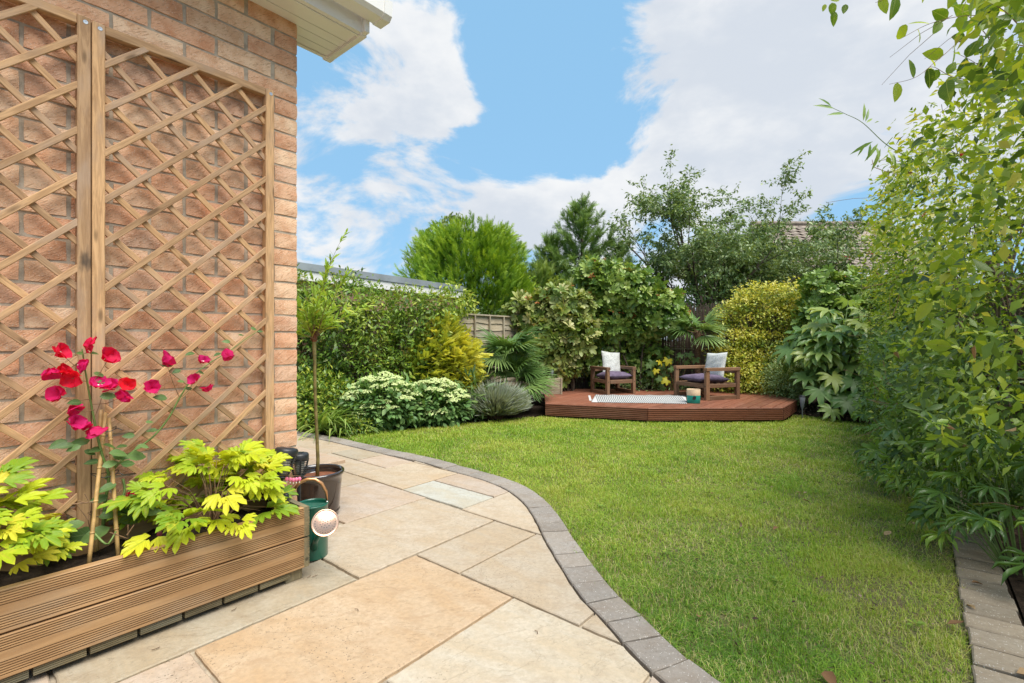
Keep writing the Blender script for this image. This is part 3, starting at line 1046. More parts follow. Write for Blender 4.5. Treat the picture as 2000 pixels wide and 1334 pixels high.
gap = .0105
ST = [brick_mesh(BL - gap, .085, CO - gap) for _ in range(9)]
HD = [brick_mesh(BL / 2 - gap, .085, CO - gap) for _ in range(6)]
SIDE = [brick_mesh(BL - gap, .085, CO - gap) for _ in range(4)]
BRC = [(.80, .50, .315), (.83, .56, .365), (.76, .44, .27), (.85, .60, .40), (.81, .53, .34), (.79, .46, .285), (.72, .46, .31)]


def bcol():
    b = random.choice(BRC)
    k = random.uniform(.92, 1.06)
    return tuple(x * k for x in b)


z0 = 1.1218
for k in range(-14, 19):
    zc = z0 + (k + .5) * CO
    if zc > 2.57: continue
    x = 0.0
    first = k % 2 == 0
    ncol = 0
    while x > -1.45:
        L = BL / 2 if first else BL
        me = random.choice(HD if first else ST)
        obj('brick', me, M_BRICK, wall, Matrix.Translation((x - L / 2 + (gap / 2 if ncol == 0 else 0), -.003 + random.uniform(-.0015, .0015), zc)), bcol())
        x -= L
        first = False
        ncol += 1
    # the return of the corner
    yy = 0.09 if k % 2 == 0 else 0.09
    for q in range(3):
        obj('brick', random.choice(SIDE), M_BRICK, wall, Matrix.Translation((.0005, yy + BL / 2 + q * BL + (BL / 2 - .09 if k % 2 else 0), zc)) @ Matrix.Rotation(R(90), 4, 'Z'), bcol())

# eaves
ZS = 2.575
eaves = MB().box(-3.2, .255, -.178, .14, ZS + .012, ZS + .03).build('eaves', M_UPVC, house)
for a_, b_ in ((-.060, .004), (.008, .072), (-.170, -.064), (.076, .135)):
    e = MB().box(-3.2, .236, a_, b_, ZS, ZS + .0125)
    e.build('soffit_board', M_UPVC, eaves)
MB().box(-3.2, .245, -.2, -.176, ZS - .006, ZS + .21).build('fascia_board', M_UPVC, eaves)
MB().box(-3.2, .240, -.175, -.165, ZS - .012, ZS - .002).build('soffit_trim', M_UPVC, eaves)
beam('end_trim', (.254, -.196, ZS + .0), (.254, .150, ZS + .0), .036, .03, M_UPVC, eaves, bev=.004)
beam('corner_trim', (.252, -.204, ZS - .008), (.252, -.204, ZS + .21), .05, .03, M_UPVC, eaves, up=(1, 0, 0), bev=.004)
beam('corner_trim', (.254, .150, ZS - .010), (.254, .150, ZS + .21), .045, .05, M_UPVC, eaves, up=(1, 0, 0), bev=.004)
MB().box(-3.2, .232, .137, .155, ZS - .008, ZS + .21).build('rear_board', M_UPVC, eaves)
MB().box(.250, .262, -.19, .14, ZS + .02, ZS + .21).build('end_board', M_UPVC, eaves)
gz = 2.63
gp = [(-.215, gz + .085), (-.215, gz + .012), (-.225, gz), (-.300, gz), (-.318, gz + .02), (-.322, gz + .085), (-.317, gz + .085), (-.313, gz + .022), (-.298, gz + .006), (-.227, gz + .006), (-.220, gz + .085)]


def extr(prof, x0, x1):
    V = [(x, y, z) for x in (x0, x1) for y, z in prof]
    n_ = len(prof)
    Fc = [(i, (i + 1) % n_, n_ + (i + 1) % n_, n_ + i) for i in range(n_)] + [tuple(range(n_ - 1, -1, -1)), tuple(range(n_, 2 * n_))]
    m_ = MB()
    m_.add(V, Fc)
    return m_


gut = extr(gp, -3.2, .31).build('gutter', M_UPVC, house)
ec = extr([(-.212, gz + .09), (-.212, gz + .006), (-.224, gz - .005), (-.302, gz - .005), (-.322, gz + .017), (-.327, gz + .09)], .29, .335).build('end_stop', M_UPVC, gut)
MB().box(-.08, -.05, -.205, -.2, gz - .01, gz + .10).box(-.08, -.05, -.322, -.2, gz - .012, gz - .004).build('gutter_bracket', M_UPVC, gut)

# doorstep beyond the corner
me, c = prism([(.02, .95), (.85, .95), (.85, 1.95), (.02, 1.95)], .10, .028, .005, .003, .05)
tag(obj('doorstep', me, M_SLAB, None, HM @ Matrix.Translation((c[0], c[1], 0)), (.56, .43, .32)), 'low sandstone doorstep slab behind the brown pot', 'step')
bpy.data.objects['doorstep']['kind'] = 'thing'
ds = MB().box(.05, .80, 1.0, 1.9, -.03, .073).build('riser', M_HBRICK, bpy.data.objects['doorstep'], Matrix.Translation((-c[0], -c[1], 0)))

# ------------------------------------------------------------------ trellis panels
SLOPE, PITCH = .952, .165


def trellis(x_right, x_left, ztop, zbot, zf, zb, label):
    """x_right > x_left: outer edges; zf: a rising lath's height at the left inner edge, zb: a falling lath's"""
    t = empty('trellis_panel', (C2[0], C2[1], 0), ROT, label, 'trellis', 'trellis panels fixed to the brick wall')
    sw, y0, y1 = .038, -.056, -.016
    ym = (y0 + y1) / 2
    for xs in (x_right - sw / 2, x_left + sw / 2):
        beam('stile', (xs, ym, zbot), (xs, ym, ztop), sw, y1 - y0, M_TRELLIS, t, up=(0, -1, 0), bev=.0025)
        sc = MB().lathe([(.0001, 0), (.0022, 0), (.0026, .0008), (.007, .0009), (.0078, .0)], 12)
        sc.build('screw', M_STEEL, t, Matrix.Translation((xs + .004, y0 - .0005, ztop - .02)) @ Matrix.Rotation(R(90), 4, 'X'))
    beam('top_rail', (x_left + sw, ym, ztop - .017), (x_right - sw, ym, ztop - .017), y1 - y0 - .004, .034, M_TRELLIS, t, bev=.0025)
    beam('bottom_rail', (x_left + sw, ym, zbot + .017), (x_right - sw, ym, zbot + .017), y1 - y0 - .004, .034, M_TRELLIS, t, bev=.0025)
    xl, xr, zt, zb_ = x_left + sw - .006, x_right - sw + .006, ztop - .026, zbot + .03
    for sgn, zz, yy in ((1, zf, -.049), (-1, zb, -.0375)):
        for k in range(-16, 22):
            # z = z1 + sgn*SLOPE*(x-xl)
            z1 = zz + k * PITCH
            lo, hi = xl, xr
            xa = xl + (zt - z1) / (sgn * SLOPE)
            xb = xl + (zb_ - z1) / (sgn * SLOPE)
            lo, hi = max(lo, min(xa, xb)), min(hi, max(xa, xb))
            if hi - lo < .02: continue
            j = random.uniform(-.005, .005)
            a_ = (lo, yy + random.uniform(-.0008, .0008), z1 + sgn * SLOPE * (lo - xl) + j)
            b_ = (hi, yy + random.uniform(-.0008, .0008), z1 + sgn * SLOPE * (hi - xl) + j * .3)
            beam('lath', a_, b_, .0215, .0105, M_TRELLIS, t, up=(0, -1, 0), bev=.0018)
    return t


trellis(-.137, -.794, 2.172, .12, 1.522, 1.750 - .0, 'right trellis panel with diagonal pine laths beside the house corner')
xx = .834
lf = [onwall(151, y, .05).z for y in (74, 165, 256, 345)]
lb = [onwall(151, y, .05).z for y in (112, 203, 297, 388)]
Wd = .657
xl_in = -(.797 + Wd) + .038 - .006
zf2 = lf[1] - SLOPE * (-.834 - xl_in)
zb2 = lb[1] + SLOPE * (-.834 - xl_in)
trellis(-.797, -(.797 + Wd), 2.176, .12, zf2, zb2, 'left trellis panel with diagonal pine laths, cut off by the photo edge')

# ------------------------------------------------------------------ planter trough
pl = empty('planter_box', (C2[0], C2[1], 0), ROT, 'long pine planter box of grooved deck boards against the wall', 'planter')
XR, XL, YF, YB, ZB, ZT = -.149, -2.3, -.41, -.043, .049, .305


def grooved(Lx, hgt, thk, grooves, gd=.0050, gw=.0040):
    """board along x, front at -y, grooves cut into the front"""
    pr = [(thk, hgt / 2), (.003, hgt / 2), (0, hgt / 2 - .003)]
    for g in sorted(grooves, reverse=True):
        pr += [(0, g + gw / 2), (gd, g + gw / 3), (gd, g - gw / 3), (0, g - gw / 2)]
    pr += [(0, -hgt / 2 + .003), (.003, -hgt / 2), (thk, -hgt / 2)]
    m_ = MB()
    n_ = len(pr)
    V = [(x, y, z) for x in (-Lx / 2, Lx / 2) for y, z in pr]
    Fc = [(i, n_ + i, n_ + (i + 1) % n_, (i + 1) % n_) for i in range(n_)] + [tuple(range(n_)), tuple(range(2 * n_ - 1, n_ - 1, -1))]
    m_.add(V, Fc)
    return m_


gset = [.055 - .0072 * k for k in range(6)] + [-.013 - .0072 * k for k in range(6)]
for zc in (ZB + .0638, ZB + .1925):
    grooved(XR - XL - .024, .1225, .026, gset).build('front_board', M_PLANTER, pl, Matrix.Translation(((XR + XL - .024) / 2, YF, zc)))
    b_ = grooved(YB - YF - .004, .1225, .026, gset).build('end_board', M_PLANTEREND, pl, Matrix.Translation((XR, (YF + YB) / 2, zc)) @ Matrix.Rotation(R(90), 4, 'Z'))
    beam('back_board', (XL, YB - .013, zc), (XR - .028, YB - .013, zc), .026, .1265, M_PLANTER, pl)
xs = XR - .075
k = 0
while xs > XL:
    grooved(.118, .026, .34, [-.0065, .0, .0065], .003, .0028).build('base_slat', M_PLANTEREND, pl, Matrix.Translation((xs - .062, YF + .012, .034)))
    xs -= .1275
for fx in (XR - .055, XR - 1.1):
    for fy in (YF + .05, YB - .05):
        beam('foot', (fx, fy, 0), (fx, fy, .052), .07, .05, M_PLANTEREND, pl, up=(0, 1, 0))
ns = 60
sx_, sy_ = np.meshgrid(np.linspace(XL, XR - .03, ns), np.linspace(YF + .027, YB - .027, 14), indexing='ij')
sz_ = .245 + RNG.uniform(-.010, .012, sx_.shape) + .012 * np.sin(sx_ * 9)
V = np.stack([sx_, sy_, sz_], -1).reshape(-1, 3)
Fq = np.array([(i * 14 + j, (i + 1) * 14 + j, (i + 1) * 14 + j + 1, i * 14 + j + 1) for i in range(ns - 1) for j in range(13)])
tag(obj('planter_soil', mesh_np('planter_soil', V, Fq), M_SOIL, None, HM), 'dark moist compost filling the long planter box', 'soil', None, 'stuff')
# ------------------------------------------------------------------ things by the house corner
def hw(x, y, z):
    return HM @ Vector((x, y, z))


# glazed pot
pp = Vector((-1.12, 2.80, 0))
pot = empty('glazed_pot', pp, 0, 'round dark brown glazed pot holding a standard willow', 'pot')
MB().lathe([(.001, .0), (.112, .0), (.118, .006), (.121, .03), (.128, .12), (.135, .20), (.137, .228), (.146, .232), (.149, .242), (.147, .252), (.140, .256), (.132, .252), (.130, .236), (.128, .20), (.001, .195)], 48).build('body', M_POT, pot, smooth=True)
for zz in (.026, .032):
    MB().lathe([(.1225, zz), (.1245, zz + .0015), (.1225, zz + .003)], 48).build('ring', M_POT, pot, smooth=True)
cs = empty('clay_pebbles', pp, 0)
bpy.data.objects.remove(cs)
m_ = MB().lathe([(.001, .214), (.06, .215), (.128, .212)], 24)
tag(m_.build('pot_soil', M_CLAY, None, Matrix.Translation(pp), smooth=True), 'reddish topsoil inside the glazed pot', 'soil', None, 'stuff')

# standard willow
wl = empty('standard_willow', (pp.x, pp.y, .2), 0, 'slim standard willow with pale green narrow leaves in the brown pot', 'tree')
tp = [Vector((0.0, 0, 0)), Vector((.004, .0, .12)), Vector((-.004, 0, .3)), Vector((-.012, 0, .5)), Vector((-.014, 0, .66)), Vector((-.018, 0, .82))]
MB().tube(tp, [.0105, .010, .009, .0088, .009, .012], 10).build('trunk', M_TRUNK, wl, smooth=True)
MB().lathe([(.010, 0), (.0155, .01), (.017, .03), (.013, .06)], 10, (-.017, 0, .79)).build('graft', M_CLAY, wl, smooth=True)
tb = MB()
Pl, Dl, Nl, Sl, Tl = [], [], [], [], []
top = tp[-1] + Vector((0, 0, .02))
specs = [((.06, 0, 1), .66), ((.55, -.2, .55), .46), ((.30, .3, 1.0), .46), ((-.3, .2, .8), .30), ((.7, .1, .35), .34), ((.15, -.4, .8), .36), ((-.5, -.3, .5), .26), ((.45, -.5, .7), .34), ((-.2, -.6, .6), .26), ((.9, -.2, .25), .24)]
for _ in range(20):
    specs.append(((random.gauss(.18, .5), random.gauss(0, .5), random.uniform(.15, 1)), random.uniform(.12, .36)))
for dv, L in specs:
    dv = Vector(dv).normalized()
    pts = [top + Vector((random.uniform(-.02, .02), random.uniform(-.02, .02), random.uniform(-.04, .04)))]
    for q in range(8):
        dv = (dv + Vector((random.gauss(0, .08), random.gauss(0, .08), .05 if q < 4 else .02))).normalized()
        pts.append(pts[-1] + dv * L / 8)
    tb.tube(pts, [.0032 - .00035 * q for q in range(9)], 4)
    for q in range(int(L * 105)):
        f_ = random.uniform(.08, 1.0)
        i_ = min(7, int(f_ * 8))
        p_ = pts[i_].lerp(pts[i_ + 1], f_ * 8 - i_)
        ax = (pts[i_ + 1] - pts[i_]).normalized()
        out = (ax * 1.0 + Vector((random.gauss(0, .6), random.gauss(0, .6), random.gauss(.1, .4)))).normalized()
        Pl.append(p_); Dl.append(out); Nl.append((random.gauss(0, .5), random.gauss(-.3, .5), 1)); Sl.append(random.uniform(.036, .070) * (1.15 - .3 * f_))
        Tl.append(min(1, max(0, random.gauss(.42, .2) + (.25 if f_ < .25 and random.random() < .4 else 0))))
tb.build('branches', M_STEMB, wl)
o = obj('foliage', scatter('foliage', leaf_t(.26, (.35, .7), .2, .15), np.array(Pl), np.array(Dl), np.array(Nl), np.array(Sl), np.array(Tl)), L_WILLOW, wl)
o['kind'] = 'stuff'

# watering can
wp = hw(-.034, -.215, 0)
can = empty('watering_can', wp, 0, 'dark green watering can with copper rose and handle beside the planter', 'watering can')
MB().lathe([(.001, 0), (.066, 0), (.068, .004), (.068, .235), (.0705, .238), (.0705, .244), (.067, .245), (.066, .236), (.064, .20), (.001, .19)], 36).build('body', M_GREENCAN, can, smooth=True)
rose_w = at(635, 1021, 2.02)
rc = Vector(rose_w) - wp
rd = (cam.location - rose_w).normalized()
rd = (rd + Vector((.05, 0, .12))).normalized()
MB().tube([(.03, -.055, .06), (.055, -.10, .11), rc - rd * .05], [.017, .012, .009], 12).build('spout', M_GREENCAN, can, smooth=True)
# collar plate that half covers the top
MB().add([(.066 * math.cos(a), .066 * math.sin(a), .243) for a in np.linspace(math.pi * 1.02, math.pi * 1.98, 12)] + [(.066 * math.cos(a) * 1, .066 * math.sin(a), .247) for a in np.linspace(math.pi * 1.02, math.pi * 1.98, 12)],
        [tuple(range(11, -1, -1)), tuple(range(12, 24))] + [(i, i + 1, i + 13, i + 12) for i in range(11)] + [(11, 0, 12, 23)]).build('lid', M_GREENCAN, can)
q = rd.to_track_quat('Z', 'Y').to_matrix().to_4x4()
q.translation = rc
rose = MB().lathe([(.009, -.05), (.014, -.045), (.045, -.010), (.0535, -.003), (.0545, .001), (.0535, .004), (.0515, .0045), (.049, .002), (.045, .003), (.030, .0075), (.012, .0098), (.0005, .0100)], 48).build('rose', M_COPPER, can, q, smooth=True)
for rr, cnt in ((.0, 1), (.010, 6), (.020, 12), (.030, 18), (.039, 24)):
    for j in range(cnt):
        a = 2 * math.pi * j / cnt + rr * 40
        zz = .0100 - .0070 * (rr / .045) ** 2 + .0003
        MB().lathe([(.0001, .0), (.0021, .0), (.0022, -.001)], 6).build('hole', M_BLACK, rose, Matrix.Translation((rr * math.cos(a), rr * math.sin(a), zz)))
hpts = [onwall(575, 955, .16), onwall(585, 943, .17), onwall(600, 936, .19), onwall(615, 936, .21), onwall(628, 944, .225), onwall(637, 960, .235), onwall(639, 978, .24)]
hpts = [HM @ p - wp for p in hpts]
MB().tube(hpts, [.006, .0075, .008, .008, .008, .007, .004], 10).build('handle', M_WOODHANDLE, can, smooth=True)
MB().tube([hpts[-1], hpts[-1] + Vector((-.002, 0, -.02))], [.004, .0045], 8).build('bolt', M_STEEL, can, smooth=True)


# solar torches
def torch(base, topv, sc, label):
    t = empty('solar_torch', base, 0, label, 'garden torch', 'solar torches at the planter end')
    ax = (Vector(topv) - Vector(base))
    L = ax.length
    Q = ax.normalized().to_track_quat('Z', 'Y').to_matrix().to_4x4()
    h = .135 * sc
    Q2 = Q.copy()
    T = lambda z: Q @ Matrix.Translation((0, 0, z))
    r0, r1 = .027 * sc, .043 * sc
    MB().tube([(0, 0, 0), (0, 0, L - h)], [.008, .009], 10).build('stake', M_BLACK, t, Q)
    MB().lathe([(.009, 0), (r0, .012), (r0 + .002, .018), (r0 - .006, .018)], 24).build('cup', M_BLACK, t, T(L - h), smooth=True)
    MB().lathe([(r0 * .62, .018), (r1 * .66, h - .03)], 20, cap0=True, cap1=True).build('lamp_tube', M_LAMP, t, T(L - h), smooth=True)
    MB().lathe([(r1 - .004, h - .032), (r1 + .001, h - .034), (r1 + .003, h - .028), (r1 + .003, h - .010), (r1 - .002, h - .003), (r1 * .6, h), (.001, h)], 28).build('cap', M_BLACK, t, T(L - h), smooth=True)
    MB().box(-.018 * sc, .018 * sc, -.018 * sc, .018 * sc, h + .0003, h + .0018).build('solar_panel', M_PANEL, t, T(L - h))
    for k in range(7):
        f_ = (k + .6) / 7
        rr = r0 + (r1 - r0) * f_ + .001
        zz = .02 + (h - .055) * f_
        MB().lathe([(rr, zz), (rr + .0016, zz + .0022), (rr, zz + .0044), (rr - .0016, zz + .0022), (rr, zz)], 24).build('cage_ring', M_BLACK, t, T(L - h), smooth=True)
    for j in range(4):
        a = j * math.pi / 2 + .5
        MB().tube([(r0 * math.cos(a), r0 * math.sin(a), .014), ((r1 + .001) * math.cos(a), (r1 + .001) * math.sin(a), h - .03)], .0042, 6).build('cage_bar', M_BLACK, t, T(L - h))
    return t


torch(hw(-.21, -.22, .245), at(561, 874, 2.17), 1.05, 'taller black solar torch with slatted cage at the planter end')
torch(hw(-.035, -.085, 0), at(585, 884, 2.36), .92, 'shorter black solar torch half hidden behind the taller one')

# black tapered cone vase in the planter end
cv = hw(-.205, -.315, .245)
sp = empty('black_spike', cv, 0, 'black tapered plastic spike standing in the planter corner below pink flowers', 'spike')
MB().lathe([(.001, -.03), (.021, -.03), (.021, .0), (.0185, .035), (.012, .085), (.0115, .10), (.009, .105), (.001, .105)], 14).build('body', M_BLACK, sp, smooth=True)
for a in (0, 1.57, 3.14, 4.71):
    MB().box(-.0012, .0012, .010, .0235, -.02, .04).build('rib', M_BLACK, sp, Matrix.Rotation(a, 4, 'Z'))

# ------------------------------------------------------------------ bamboo canes and bougainvillea
CANES = [((175, 1090), .24, (206, 806), .085), ((230, 1076), .22, (213, 816), .095), ((188, 1020), .10, (197, 800), .075)]
for k, (b_, ob, t_, ot) in enumerate(CANES):
    p0, p1 = HM @ onwall(*b_, ob), HM @ onwall(*t_, ot)
    lab = ('front bamboo cane leaning to the trellis post', 'right-hand bamboo cane standing upright in the compost', 'rear bamboo cane close against the trellis post')[k]
    if k == 2: p0.z = .22
    ce = empty('bamboo_cane', p0, 0, lab, 'cane', 'bamboo canes in the planter')
    d_ = p1 - p0
    MB().tube([d_ * t for t in np.linspace(-.06, 1, 8)], [.0068, .0066, .0064, .0064, .0062, .0060, .0058, .0056], 8).build('culm', M_CANE, ce, smooth=True)
    for t in (.16, .37, .60, .83):
        MB().tube([d_ * (t - .008), d_ * t, d_ * (t + .008)], [.0066, .0080, .0066], 8).build('node', M_CANE, ce, smooth=True)
te = MB()
for py_, pxc, half in ((838, 210, 14), (925, 205, 22), (1000, 205, 26)):
    c_ = HM @ onwall(pxc, py_, .115)
    r_ = half / F * c_.y
    te.tube([c_ + Vector((math.cos(a) * r_, math.sin(a) * r_ * .9, .006 * math.sin(a * 2))) for a in np.linspace(0, 2 * math.pi, 16)], .0014, 5)
    te.tube([c_ + Vector((r_, 0, 0)), c_ + Vector((r_ + .02, -.01, .005)), c_ + Vector((r_ + .035, -.01, -.002))], .0014, 5)
tag(te.build('plant_ties', M_TIE), 'thin black wire ties looped around the bamboo canes', 'plant tie')

bou = empty('bougainvillea', HM @ Vector((-.86, -.15, .245)), 0, 'bougainvillea with red and magenta bracts trained up bamboo canes', 'plant')
bl = np.array(bou.location)


def wpt(px, py, off):
    return HM @ onwall(px, py, off)


sb = MB()


def stem(pts, r0, r1, k=7):
    W_ = np.array([np.array(wpt(*p)) - bl for p in pts])
    cu = crom(W_, .012)
    sb.tube([Vector(p) for p in cu], list(np.linspace(r0, r1, len(cu))), k)
    return cu


main = stem([(200, 1040, .12), (205, 985, .13), (212, 930, .13), (200, 890, .14), (190, 850, .14), (180, 800, .14), (170, 745, .14), (163, 700, .15), (160, 680, .15)], .0058, .0022)
sideS = stem([(205, 935, .13), (232, 905, .13), (262, 880, .12), (300, 852, .12), (330, 815, .12), (352, 775, .12), (378, 735, .12), (405, 712, .11), (450, 684, .11), (480, 662, .10), (506, 645, .10)], .0045, .0014)
stem([(178, 1035, .20), (205, 1062, .25), (215, 1058, .24), (228, 1035, .22)], .004, .003)
stem([(240, 935, .12), (243, 960, .13), (228, 985, .14), (205, 1000, .14)], .0045, .004)
sb.build('stem', M_STEMG, bou, smooth=True)
sb = MB()
for a_, b_ in (((168, 725), (118, 690)), ((166, 720), (140, 740)), ((176, 780), (112, 775)), ((172, 760), (212, 700)), ((178, 790), (235, 778)), ((185, 800), (147, 800)), ((188, 850), (150, 832)), ((340, 800), (298, 765)),
               ((350, 775), (326, 712)), ((362, 760), (402, 760)), ((165, 690), (172, 680)), ((170, 745), (103, 728)), ((355, 775), (380, 744)), ((185, 815), (205, 755))):
    p0, p1 = wpt(*a_, .14 if a_[0] < 280 else .12), wpt(*b_, .165)
    m0 = (p0 + p1) / 2 + Vector((0, 0, -.008))
    sb.tube([p0 - bou.location, m0 - bou.location, p1 - bou.location], [.0014, .0011, .0009], 5)
for pts in (((178, 1040, .2), (172, 1015, .22), (177, 985, .22), (166, 965, .22)), ((172, 1015, .22), (150, 985, .22)), ((215, 1040, .26), (250, 1052, .27), (250, 1025, .27)), ((166, 982, .22), (152, 978, .22)), ((248, 1045, .27), (262, 1025, .27)), ((182, 980, .2), (140, 985, .2))):
    sb.tube([wpt(*p) - bou.location for p in pts], [.0022] + [.0016] * (len(pts) - 1), 5)
sb.build('twig', M_STEMB, bou)


def bract_mesh(seed):
    """three papery bracts round a small tube"""
    rs = random.Random(seed)
    parts = []
    for j in range(3):
        V, T = [], []
        R_, K = 5, 5
        op = rs.uniform(.7, 1.5)
        for i in range(R_ + 1):
            t = i / R_
            hwid = .62 * math.sin(math.pi * min(1, .14 + .80 * t ** .85)) ** .6 if i < R_ else .10
            for k_ in range(K):
                a = -1 + 2 * k_ / (K - 1)
                rib = .10 * math.sin(a * 7 + t * 5 + rs.uniform(-.6, .6))
                V.append((hwid * a * (1 + .10 * math.sin(t * 9 + j)), t * .92, .28 * (a * a) * hwid * 1.6 + .10 * abs(a) * math.sin(t * 11 + a * 4 + j * 2) + rib * .5 - .22 * t * t + rs.uniform(-.035, .035)))
        for i in range(R_):
            for k_ in range(K - 1):
                p = i * K + k_
                T += [(p, p + 1, p + K + 1), (p, p + K + 1, p + K)]
        parts.append(rot_t((np.array(V, float), np.array(T)), j * 2.094 + rs.uniform(-.3, .3), op * .75, rs.uniform(.9, 1.1)))
    v, t = merge_t(parts)
    return mesh_np('bract', v, t)


BR = [bract_mesh(s_) for s_ in range(5)]
BP = [bract_mesh(s_ + 20) for s_ in range(5)]
for m0 in BR: m0.materials.append(L_BRACT_R); m0.polygons.foreach_set('use_smooth', np.ones(len(m0.polygons), bool))
for m0 in BP: m0.materials.append(L_BRACT_P); m0.polygons.foreach_set('use_smooth', np.ones(len(m0.polygons), bool))
FL = [(117, 687, 0, 1.), (172, 673, 0, .95), (211, 695, 0, 1.0), (100, 726, 1, 1.0), (143, 738, 0, .95), (124, 722, 0, .8), (160, 712, 1, .8), (113, 771, 1, 1.0), (145, 797, 1, .85), (196, 750, 1, .9), (213, 755, 1, 1.),
      (250, 752, 0, .8), (238, 776, 1, 1.0), (147, 826, 1, .95), (183, 840, 1, .95), (170, 832, 1, .6), (324, 705, 1, 1.), (297, 757, 1, 1.), (397, 704, 1, .8), (446, 695, 1, .75), (378, 741, 1, .8), (405, 759, 1, .8), (255, 968, 0, .6), (290, 985, 0, .7)]
for i, (px, py, kd, s_) in enumerate(FL):
    p_ = np.array(wpt(px, py, .165))
    tocam = nrm(np.array(cam.location) - p_)
    nn = nrm(tocam + RNG.normal(0, .8, 3))
    dd = nrm(np.cross(nn, rdir(1)[0]))
    o_ = place_leaves(bou, 'bract', [(BP if kd else BR)[i % 5]], [p_ - nn * .012], [dd], [nn], [.046 * s_])[0]
    for j in range(2 if i % 3 == 0 else 0):
        fl = MB().lathe([(.02, 0), (.03, .20), (.09, .24), (.02, .25)], 7)
        fl.build('flower', L_WHITE, o_, Matrix.Translation((.12 * (j - .5), .1 * j, 0)))
bleaf = [mesh_np('leaf', *leaf_t(.58, (.2, .45, .75), .22, c_), smooth=True) for c_ in (.1, .25, .4)]
for b in bleaf: b.materials.append(L_BOUG)
BLV = [(140, 745, .9, -1), (190, 728, .8, 1), (205, 775, 1.1, 1), (150, 785, 1, -1), (195, 745, .7, 1), (180, 690, .6, 1), (158, 690, .5, -1), (330, 712, .9, -1), (372, 690, .8, -1), (392, 725, .6, 1), (425, 690, .7, -1), (443, 668, .7, -1),
       (470, 655, .6, -1), (495, 640, .6, 1), (508, 648, .5, 1), (316, 778, 1.1, -1), (352, 745, .6, 1), (368, 760, .6, 1), (345, 722, .8, -1), (300, 840, .8, -1), (275, 868, .8, -1), (255, 850, .9, -1), (262, 890, 1.5, 1), (230, 890, 1.1, 1), (240, 870, .9, -1), (210, 868, 1, 1), (165, 860, 1.1, -1),
       (120, 860, 1.2, -1), (135, 868, 1, -1), (150, 870, .9, -1), (185, 900, 1, -1), (210, 912, 1.1, 1), (225, 885, 1.3, 1), (245, 905, 1, 1), (215, 945, 1.3, -1), (260, 965, 1.5, 1), (200, 970, 1.2, -1), (290, 1000, 1.6, 1), (240, 1000, 1.7, 1), (250, 1020, 2.0, 1), (195, 1030, 2.1, -1), (175, 1040, 2.1, -1), (150, 1020, 1.6, -1), (235, 980, 1.3, 1), (205, 1010, 1.3, 1), (280, 870, .7, 1), (290, 825, .6, 1), (172, 880, .8, 1), (190, 875, 1., -1)]
Pb, Db, Nb, Sb_ = [], [], [], []
for px, py, s_, sd_ in BLV:
    Pb.append(np.array(wpt(px - sd_ * 10 * s_, py, .15 + random.uniform(-.02, .03))))
    w2 = np.array([U2[0], U2[1], 0]) * sd_
    Db.append(w2 + np.array([N2[0], N2[1], 0]) * random.uniform(-.1, .5) + np.array([0, 0, random.uniform(-.5, .3)]))
    Nb.append(np.array([N2[0], N2[1], .9]) + RNG.normal(0, .35, 3))
    Sb_.append(.045 * s_)
place_leaves(bou, 'leaf', bleaf, Pb, Db, Nb, Sb_)


# ------------------------------------------------------------------ golden bleeding hearts
def lobed(seed):
    """one compound leaf: three leaflets, each cut into pointed lobes"""
    rs = random.Random(seed)
    parts = []
    for j, (az, sc, oy) in enumerate(((0, 1.0, .42), (.95, .82, .22), (-.95, .82, .22), (.28, .5, .40), (-.28, .5, .40))):
        nl = 5 if j < 3 else 3
        V, T = [(0, 0, 0)], []
        outl = []
        for k_ in range(nl):
            a = (k_ - (nl - 1) / 2) * (.40 if nl == 5 else .45)
            L = (.60, .66, .72, .66, .60)[k_] if nl == 5 else (.5, .65, .5)[k_]
            if nl == 5 and k_ in (0, 4): L *= .80
            L *= rs.uniform(.9, 1.1)
            drop = -.16 * L * rs.uniform(.4, 1.5)
            outl.append((L * .66 * math.sin(a - .19), L * .66 * math.cos(a - .19), .03))
            outl.append((L * .88 * math.sin(a - .13), L * .88 * math.cos(a - .13), drop * .4 + .02))
            outl.append((L * math.sin(a), L * math.cos(a), drop))
            outl.append((L * .88 * math.sin(a + .13), L * .88 * math.cos(a + .13), drop * .4 + .02))
        a = outl and ((nl - 1) / 2) * (.40 if nl == 5 else .45) + .17
        outl.append((.30 * math.sin(a), .30 * math.cos(a), .03))
        V += outl
        T = [(0, i + 1, i) for i in range(1, len(V) - 1)]
        tm = (np.array(V, float), np.array(T))
        parts.append(rot_t(tm, -az + rs.uniform(-.12, .12), rs.uniform(-.25, .2), sc, (math.sin(az) * oy * .6, math.cos(az) * oy, rs.uniform(-.03, .03))))
    v, t = merge_t(parts)
    return mesh_np('leaf', v, t[:, ::-1].copy())


GL = [lobed(s_) for s_ in range(7)]
for m0 in GL: m0.materials.append(L_GOLD)


